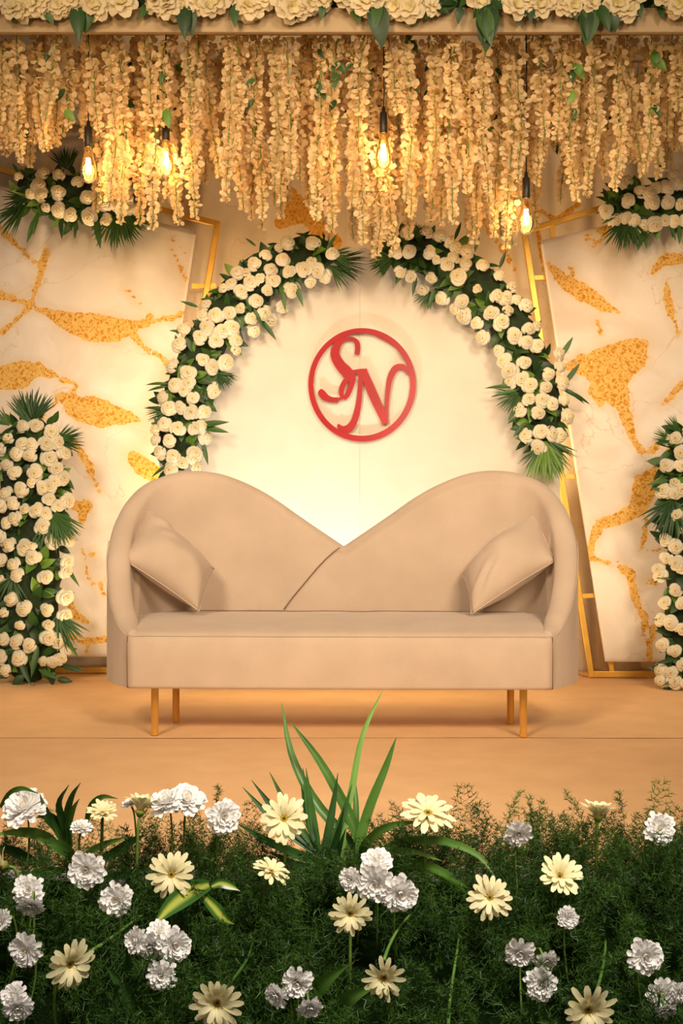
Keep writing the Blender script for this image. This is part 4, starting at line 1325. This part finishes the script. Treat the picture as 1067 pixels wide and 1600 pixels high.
tsp = thing('spider_plant', 'long arching green strap leaves rising in the middle of the bed', 'plant', P(560, 1400, -2.25))
for pts, w_, y1 in (([(568, 1395), (555, 1330), (492, 1252), (456, 1180), (440, 1098)], 16, -2.05), ([(572, 1395), (566, 1330), (545, 1272), (500, 1190), (454, 1128)], 18, -2.15),
                    ([(540, 1390), (536, 1300), (550, 1232), (566, 1150), (598, 1078)], 11, -2.1), ([(562, 1390), (562, 1320), (577, 1262), (602, 1200), (619, 1152)], 16, -2.2),
                    ([(560, 1350), (572, 1318), (605, 1292), (660, 1283)], 14, -2.4), ([(562, 1350), (620, 1318), (690, 1314), (745, 1335), (775, 1372)], 13, -2.4),
                    ([(580, 1360), (640, 1347), (690, 1362), (732, 1388)], 16, -2.45), ([(588, 1370), (650, 1356), (700, 1375), (735, 1400)], 14, -2.45),
                    ([(560, 1380), (556, 1300), (556, 1255), (553, 1208)], 11, -2.1), ([(580, 1395), (600, 1340), (640, 1330), (690, 1345)], 11, -2.4)):
    strap(pts, w_, -2.25, y1, M['strap'], tsp)
tpl = thing('palm_frond', 'dark palm frond with narrow leaflets behind the front-facing yellow daisy', 'plant', P(505, 1400, -2.28))
rachis = MB(); rachis.tube([P(508, 1410, -2.28), P(502, 1370, -2.28), P(497, 1330, -2.27), P(494, 1295, -2.26)], 0.003, 6); rachis.build('rachis', M['stem'], tpl)
for (bx, by, tx, ty, w_) in ((497, 1335, 473, 1200, 13), (500, 1340, 478, 1200, 12), (502, 1350, 528, 1208, 13), (503, 1360, 550, 1226, 13), (505, 1372, 538, 1262, 12), (495, 1330, 421, 1206, 12), (495, 1330, 393, 1219, 13), (496, 1335, 379, 1230, 13), (498, 1345, 366, 1284, 13), (500, 1350, 400, 1300, 12), (502, 1360, 420, 1330, 12), (505, 1380, 540, 1295, 12), (494, 1320, 470, 1225, 12), (500, 1372, 440, 1350, 12)):
    mx, my = (bx + tx) / 2, (by + ty) / 2
    strap([(bx, by), (mx + (tx - bx) * 0.04, my + 4), (tx, ty)], w_, -2.28, -2.24 - 0.1 * ((ty > 1250)), M['palm'], tpl, 'leaflet', 9, 0.55)
tst = thing('strap_leaf_plant', 'clump of curved glossy leaves at the left of the bed', 'plant', P(105, 1330, -2.3))
for pts, w_ in (([(108, 1330), (100, 1290), (92, 1255), (108, 1226)], 12), ([(108, 1330), (104, 1280), (112, 1245), (126, 1223)], 11), ([(110, 1325), (107, 1290), (114, 1265), (124, 1248)], 11),
                ([(110, 1310), (92, 1292), (72, 1275), (56, 1278)], 20), ([(134, 1290), (142, 1260), (160, 1245), (184, 1248)], 10), ([(140, 1350), (175, 1335), (205, 1315), (228, 1305)], 16),
                ([(108, 1340), (70, 1308), (30, 1300), (-10, 1305)], 18), ([(0, 1262), (15, 1240), (35, 1232), (60, 1240)], 9), ([(110, 1335), (90, 1300), (70, 1262), (62, 1240)], 10),
                ([(120, 1345), (150, 1325), (175, 1315), (198, 1308)], 10), ([(60, 1350), (20, 1330), (-10, 1322)], 16), ([(150, 1370), (200, 1365), (240, 1350)], 12), ([(100, 1360), (60, 1365), (20, 1380)], 16), ([(120, 1352), (105, 1330), (85, 1318), (60, 1312)], 18)):
    strap(pts, w_, -2.28, -2.4, M['strap'] if w_ % 4 else M['palm'], tst, 'leaf', 12, 0.6)


def mat_variegated():
    m = bpy.data.materials.new('variegated_leaf')
    nt, N, L, b = nodes(m)
    b.inputs['Roughness'].default_value = 0.35
    at = N.new('ShaderNodeAttribute'); at.attribute_name = 'mid'
    r = N.new('ShaderNodeValToRGB')
    r.color_ramp.elements[0].position = 0.15; r.color_ramp.elements[0].color = (0.36, 0.40, 0.06, 1)
    r.color_ramp.elements[1].position = 0.6; r.color_ramp.elements[1].color = (0.03, 0.10, 0.012, 1)
    L.new(at.outputs['Fac'], r.inputs[0]); L.new(r.outputs[0], b.inputs['Base Color'])
    return m


M['varieg'] = mat_variegated()
tvl = thing('variegated_plant', 'broad green leaves with yellow centre stripe below the front-facing yellow daisy', 'plant', P(330, 1400, -2.5))
for pts, w_, y1 in (([(328, 1382), (300, 1392), (265, 1418), (236, 1452)], 34, -2.66), ([(316, 1398), (335, 1418), (350, 1436), (366, 1444)], 20, -2.6), ([(330, 1385), (345, 1380), (362, 1385), (375, 1392)], 14, -2.5)):
    o = strap(pts, w_, -2.5, y1, M['varieg'], tvl, 'leaf', 12, 0.7)
    at = o.data.attributes.new('mid', 'FLOAT', 'POINT')
    at.data.foreach_set('value', np.tile(np.array([1, .5, 0, .5, 1], dtype=np.float32), len(o.data.vertices) // 5))
tlo = thing('broad_leaf_plant', 'dark broad ribbed leaves low in the middle of the bed', 'plant', P(480, 1640, -2.75))
for pts, w_ in (([(430, 1640), (470, 1580), (500, 1540), (548, 1505)], 34), ([(470, 1640), (520, 1590), (545, 1560), (590, 1540)], 34), ([(170, 1640), (190, 1570), (200, 1520), (198, 1480)], 26), ([(120, 1640), (150, 1580), (175, 1550), (190, 1535)], 24), ([(230, 1640), (210, 1580), (190, 1540), (165, 1510)], 26)):
    strap(pts, w_, -2.72, -2.80, M['strap'] if w_ > 30 else M['palm'], tlo, 'leaf', 12, 0.6)


# ---- gerberas and white blooms
def gpetal(seed, ln=1.0):
    rd = random.Random(seed); V = []; Q = []
    n = 6
    for j in range(n + 1):
        v = j / n
        w_ = 0.122 * (0.35 + 0.65 * math.sin(math.pi * min(1, 0.1 + 0.62 * v))) * (1 if v < 0.85 else 1 - 3.2 * (v - 0.85))
        z = 0.10 * math.sin(v * 2.4) - 0.05 * v * v + rd.uniform(-.012, .012)
        for u in (-1, 0, 1):
            V.append((0.16 + v * 0.86 * ln, u * w_, z + (0.04 * abs(u) - 0.02 * (u == 0)) * (1 - v)))
    for j in range(n):
        for i in range(2):
            a = j * 3 + i
            Q.append((a, a + 1, a + 4, a + 3))
    return npmesh('petal', V, Q, M['gerb'], True)


GP = [gpetal(s, l) for s, l in ((1, 1.0), (2, 0.95), (3, 1.04))]
GP2 = [gpetal(s, 0.72) for s in (4, 5)]
b = MB(); b.lathe([(0.0, 0.06), (0.06, 0.075), (0.13, 0.085), (0.20, 0.06), (0.24, 0.0), (0.20, -0.05)], 14); DISC = b.mesh('disc', M['gerb_disc'])
b = MB(); b.lathe([(0.0, 0.10), (0.04, 0.10), (0.065, 0.085), (0.07, 0.06)], 10); EYE = b.mesh('eye', M['gerb_eye'])
b = MB(); b.lathe([(0.05, -0.28), (0.10, -0.25), (0.18, -0.12), (0.26, -0.01), (0.24, 0.01)], 12); CALYX = b.mesh('calyx', M['stem'])


def facing(n):
    """n = (right, up, towards viewer)"""
    return Vector((n[0], -n[2], n[1])).normalized()


def stem_to(t, p, n, root, r=0.0028):
    a = p - n * 0.03
    mid = (a + root) / 2 - n * 0.02
    b = MB(); b.tube(catmull([p - n * 0.006, a, mid, root], 10), r, 6); b.build('stem', M['stem'], t)


def gerbera(px, py, rpx, n, label, Y, root=None, seed=0, cup=0.0, npet=17):
    rd = random.Random(seed + int(px))
    c = P(px, py, Y); s = rpx / S(Y); nn = facing(n)
    rt = root or P(px - n[0] * 30, py + 110, Y + 0.05)
    t = thing('gerbera_daisy', label, 'flower', c - nn * 0.02, 'pale yellow daisies in the bed')
    base = place(c, nn, rd.uniform(0, 6), s)
    for k in range(npet):
        a = 2 * math.pi * k / npet + rd.uniform(-.09, .09)
        tilt = -cup - rd.uniform(-0.12, 0.16)
        m4 = base @ Matrix.Rotation(a, 4, 'Z') @ Matrix.Rotation(tilt, 4, 'Y') @ Matrix.Diagonal((rd.uniform(.88, 1.06), rd.uniform(.9, 1.15), 1, 1))
        obj('petal', GP[k % 3], t, mat4=m4)
    for k in range(9):
        a = 2 * math.pi * (k + 0.5) / 9 + rd.uniform(-.1, .1)
        obj('petal', GP2[k % 2], t, mat4=base @ Matrix.Translation((0, 0, 0.03)) @ Matrix.Rotation(a, 4, 'Z') @ Matrix.Rotation(-cup - 0.28, 4, 'Y'))
    d = obj('disc', DISC, t, mat4=base)
    obj('eye', EYE, d, True)
    obj('calyx', CALYX, t, mat4=base)
    stem_to(t, c, nn, rt, 0.0036)
    return t


def mum_mesh(seed, flat=0.75):
    rd = random.Random(seed); V = []; Q = []
    layers = [(18, 0.02, 1.0), (18, 0.28, 0.97), (16, 0.55, 0.9), (13, 0.82, 0.78), (10, 1.1, 0.64), (7, 1.35, 0.5)]
    for li, (n, el, ln) in enumerate(layers):
        for k in range(n):
            a = 2 * math.pi * (k + 0.5 * (li % 2)) / n + rd.uniform(-.16, .16)
            e = el + rd.uniform(-.14, .14)
            L = ln * rd.uniform(0.85, 1.1); tw = rd.uniform(-.5, .5)
            base = len(V)
            for j in range(4):
                v = j / 3
                w_ = L * (0.04 + 0.125 * v ** 0.8)
                er = e * (0.6 + 0.4 * v)
                for i, u in enumerate((-1, -0.33, 0.33, 1)):
                    l2 = L * v * (1 - 0.10 * (abs(u) > .9) * (v > .9) + rd.uniform(-.05, .05) * (v > 0.9))
                    r = l2 * math.cos(er); z = flat * l2 * math.sin(er) + 0.10 * L * (abs(u) - 0.4) * v
                    x, y = r, u * w_
                    z += tw * y * 0.5
                    V.append((x * math.cos(a) - y * math.sin(a), x * math.sin(a) + y * math.cos(a), z))
            for j in range(3):
                for i in range(3):
                    q = base + j * 4 + i
                    Q.append((q, q + 1, q + 5, q + 4))
    return npmesh('petals', V, Q, M['mum'], True)


MUMS = [mum_mesh(1), mum_mesh(2), mum_mesh(3, 0.95), mum_mesh(4, 0.6)]


def mum(px, py, rpx, n, label, Y, seed=0, root=None):
    c = P(px, py, Y); nn = facing(n); s = rpx / S(Y)
    t = thing('white_chrysanthemum', label, 'flower', c - nn * 0.02, 'white ruffled blooms in the bed')
    base = place(c - nn * s * 0.25, nn, seed * 1.7 + px, s * 1.04)
    obj('petals', MUMS[int(px) % 4], t, mat4=base)
    obj('calyx', CALYX, t, mat4=base @ Matrix.Scale(0.8, 4))
    stem_to(t, c - nn * s * 0.3, nn, root or P(px - n[0] * 30, py + 100, Y + 0.06), 0.0022)
    return t


yb = lambda py: float(np.interp(py, [1240, 1330, 1420, 1600], [-2.28, -2.42, -2.62, -2.88]))
GERB = [
    (444, 1279, 39, (0.0, 0.35, 0.9), 'open yellow daisy facing forward in front of the palm frond', 0.1),
    (268, 1366, 37, (0.05, 0.15, 1), 'fully open yellow daisy above the yellow-striped leaf', 0.0),
    (108, 1506, 42, (0.65, -0.1, 0.75), 'yellow daisy turned right near the lower left corner', 0.1),
    (340, 1566, 42, (-0.1, -0.05, 1.0), 'yellow daisy nodding at the bottom edge left of centre', 0.2),
    (219, 1268, 34, (0.12, 0.97, -0.1), 'yellow daisy seen from the side beside the tall white pair', 0.7),
    (160, 1272, 26, (0.1, 0.85, 0.4), 'small pale daisy half hidden among leaves at upper left', 0.3),
    (6, 1352, 34, (-0.7, 0.5, 0.4), 'yellow daisy cut by the left edge of the picture', 0.6),
    (423, 1363, 33, (0.35, 0.9, 0.25), 'small tilted yellow daisy below the front-facing daisy by the palm', 0.1),
    (668, 1272, 44, (0.1, 0.88, 0.42), 'wide yellow daisy tipped upward over the arching strap leaves', 0.0),
    (547, 1427, 34, (0.0, 0.0, 1), 'dull yellow daisy in the middle under the white cluster', 0.15),
    (600, 1526, 36, (-0.15, -0.08, 1.0), 'yellow daisy nodding low to the right of centre', 0.25),
    (874, 1370, 38, (0.05, 0.62, 0.75), 'cup-shaped yellow daisy below the side-on daisy at right', 0.35),
    (765, 1402, 35, (0.0, 0.3, 0.95), 'open yellow daisy at the ends of the arching strap leaves', 0.05),
    (934, 1276, 33, (0.08, 0.97, -0.05), 'side-on yellow daisy standing above the ferns at right', 0.6),
    (918, 1576, 44, (0.1, -0.1, 1), 'ragged yellow daisy at the bottom edge on the right', 0.15),
]
for k, (x, y, r, n, lb, cup) in enumerate(GERB):
    gerbera(x, y, r, n, lb, yb(y) - 0.06, None, k, cup, 14 if k in (10, 14) else 17)
# thick bare stems seen among the foliage
MUM = [
    (36, 1258, 36, (-0.1, 0.75, 0.5), 'large white bloom at the upper left corner of the bed'),
    (292, 1246, 30, (0.15, 0.75, 0.5), 'right bloom of the tall white pair'), (258, 1250, 28, (-0.2, 0.75, 0.4), 'left bloom of the tall white pair'),
    (350, 1276, 27, (0.3, 0.2, 0.8), 'white bloom left of the palm frond'), (134, 1360, 29, (0.0, 0.1, 1), 'round white bloom below the curved glossy leaves'),
    (44, 1390, 24, (0.1, 0.4, 0.9), 'upper bloom of the white pair near the left edge'), (47, 1420, 23, (0.0, -0.6, 0.7), 'drooping lower bloom of the white pair near the left edge'),
    (180, 1406, 26, (-0.05, 0.1, 1), 'flat white bloom with yellow eye below the round white one'),
    (210, 1470, 21, (-0.5, 0.1, 0.8), 'leftmost bloom of the white group under the yellow-striped leaf'), (236, 1482, 24, (0.0, -0.3, 0.9), 'lowest bloom of the white group under the yellow-striped leaf'), (274, 1478, 27, (0.4, 0.1, 0.8), 'rightmost bloom of the white group under the yellow-striped leaf'), (249, 1454, 19, (0.2, 0.6, 0.7), 'top bloom of the white group under the yellow-striped leaf'),
    (252, 1525, 24, (0.0, 0.1, 0.9), 'single white bloom beneath the white group'), (37, 1486, 27, (-0.2, 0.0, 0.9), 'white bloom left of the yellow daisy turned right'),
    (20, 1556, 22, (-0.2, 0.5, 0.8), 'upper of two white blooms in the bottom left corner'), (28, 1578, 23, (0.2, -0.3, 0.9), 'lower of two white blooms in the bottom left corner'),
    (2, 1437, 16, (-0.4, 0.2, 0.9), 'small white bloom cut by the left edge'), (128, 1290, 17, (0.2, 0.8, 0.3), 'small white bloom behind the curved glossy leaves'), (203, 1252, 15, (-0.2, 0.8, 0.2), 'small white bloom behind the side-on daisy at left'),
    (587, 1347, 25, (0.0, 0.5, 0.8), 'top bloom of the white cluster at centre'), (586, 1381, 30, (-0.1, 0.0, 1), 'middle bloom of the white cluster at centre'), (626, 1398, 29, (0.2, -0.05, 1), 'right bloom of the white cluster at centre'), (546, 1375, 19, (-0.4, 0.1, 0.9), 'small left bloom of the white cluster at centre'),
    (464, 1538, 25, (0.0, 0.0, 1), 'largest of three white blooms at the bottom centre'), (430, 1558, 20, (-0.5, -0.2, 0.8), 'left of three white blooms at the bottom centre'), (485, 1577, 20, (0.2, -0.4, 0.8), 'lowest of three white blooms at the bottom centre'),
    (811, 1306, 23, (0.05, -0.40, 0.85), 'drooping white bloom in front of the ferns'), (1032, 1294, 25, (0.1, 0.25, 0.9), 'white bloom standing above the ferns at the right edge'), (887, 1435, 17, (0.0, 0.1, 0.9), 'small lone white bloom below the cup-shaped daisy'),
    (812, 1491, 24, (-0.1, -0.2, 0.9), 'left of three white blooms at lower right'), (855, 1506, 22, (0.3, -0.45, 0.8), 'right of three white blooms at lower right'), (847, 1539, 26, (0.0, 0.05, 0.9), 'lowest of three white blooms at lower right'),
    (1010, 1495, 28, (0.1, 0.15, 0.9), 'wide white bloom alone near the right edge'), (1035, 1556, 25, (0.0, 0.0, 0.9), 'white bloom in the bottom right corner'), (1041, 1582, 18, (0.1, -0.6, 0.7), 'small white bloom under the one in the bottom right corner'), (1064, 1551, 16, (0.4, 0.0, 0.9), 'white bloom cut by the right edge at the bottom'),
]
for k, (x, y, r, n, lb) in enumerate(MUM):
    mum(x, y, r, n, lb, yb(y) - 0.01 * (k % 3) - 0.06, k)
for k, (pts, lb) in enumerate([([(700, 1610), (703, 1560), (712, 1500), (718, 1460)], 'thick bare flower stalk standing right of the low nodding daisy'),
                               ([(600, 1500), (608, 1478), (622, 1452), (640, 1430)], 'short green stalk rising behind the low nodding daisy'), ([(352, 1545), (372, 1520), (388, 1495), (395, 1470)], 'green stalk above the nodding daisy left of centre'),
                               ([(140, 1487), (170, 1468), (205, 1442), (222, 1430)], 'slanting green stalk right of the daisy turned right'), ([(930, 1555), (940, 1520), (945, 1490), (946, 1470)], 'green stalk above the ragged daisy at right')]):
    b = MB(); b.tube(catmull([P(x, y, yb(min(y, 1600)) + 0.0 + 0.03 * i) for i, (x, y) in enumerate(pts)], 10), 0.0036, 7, True, 0.0026)
    tag(b.build('flower_stalk', M['strap']), lb, 'stalk', 'bare stalks in the bed')
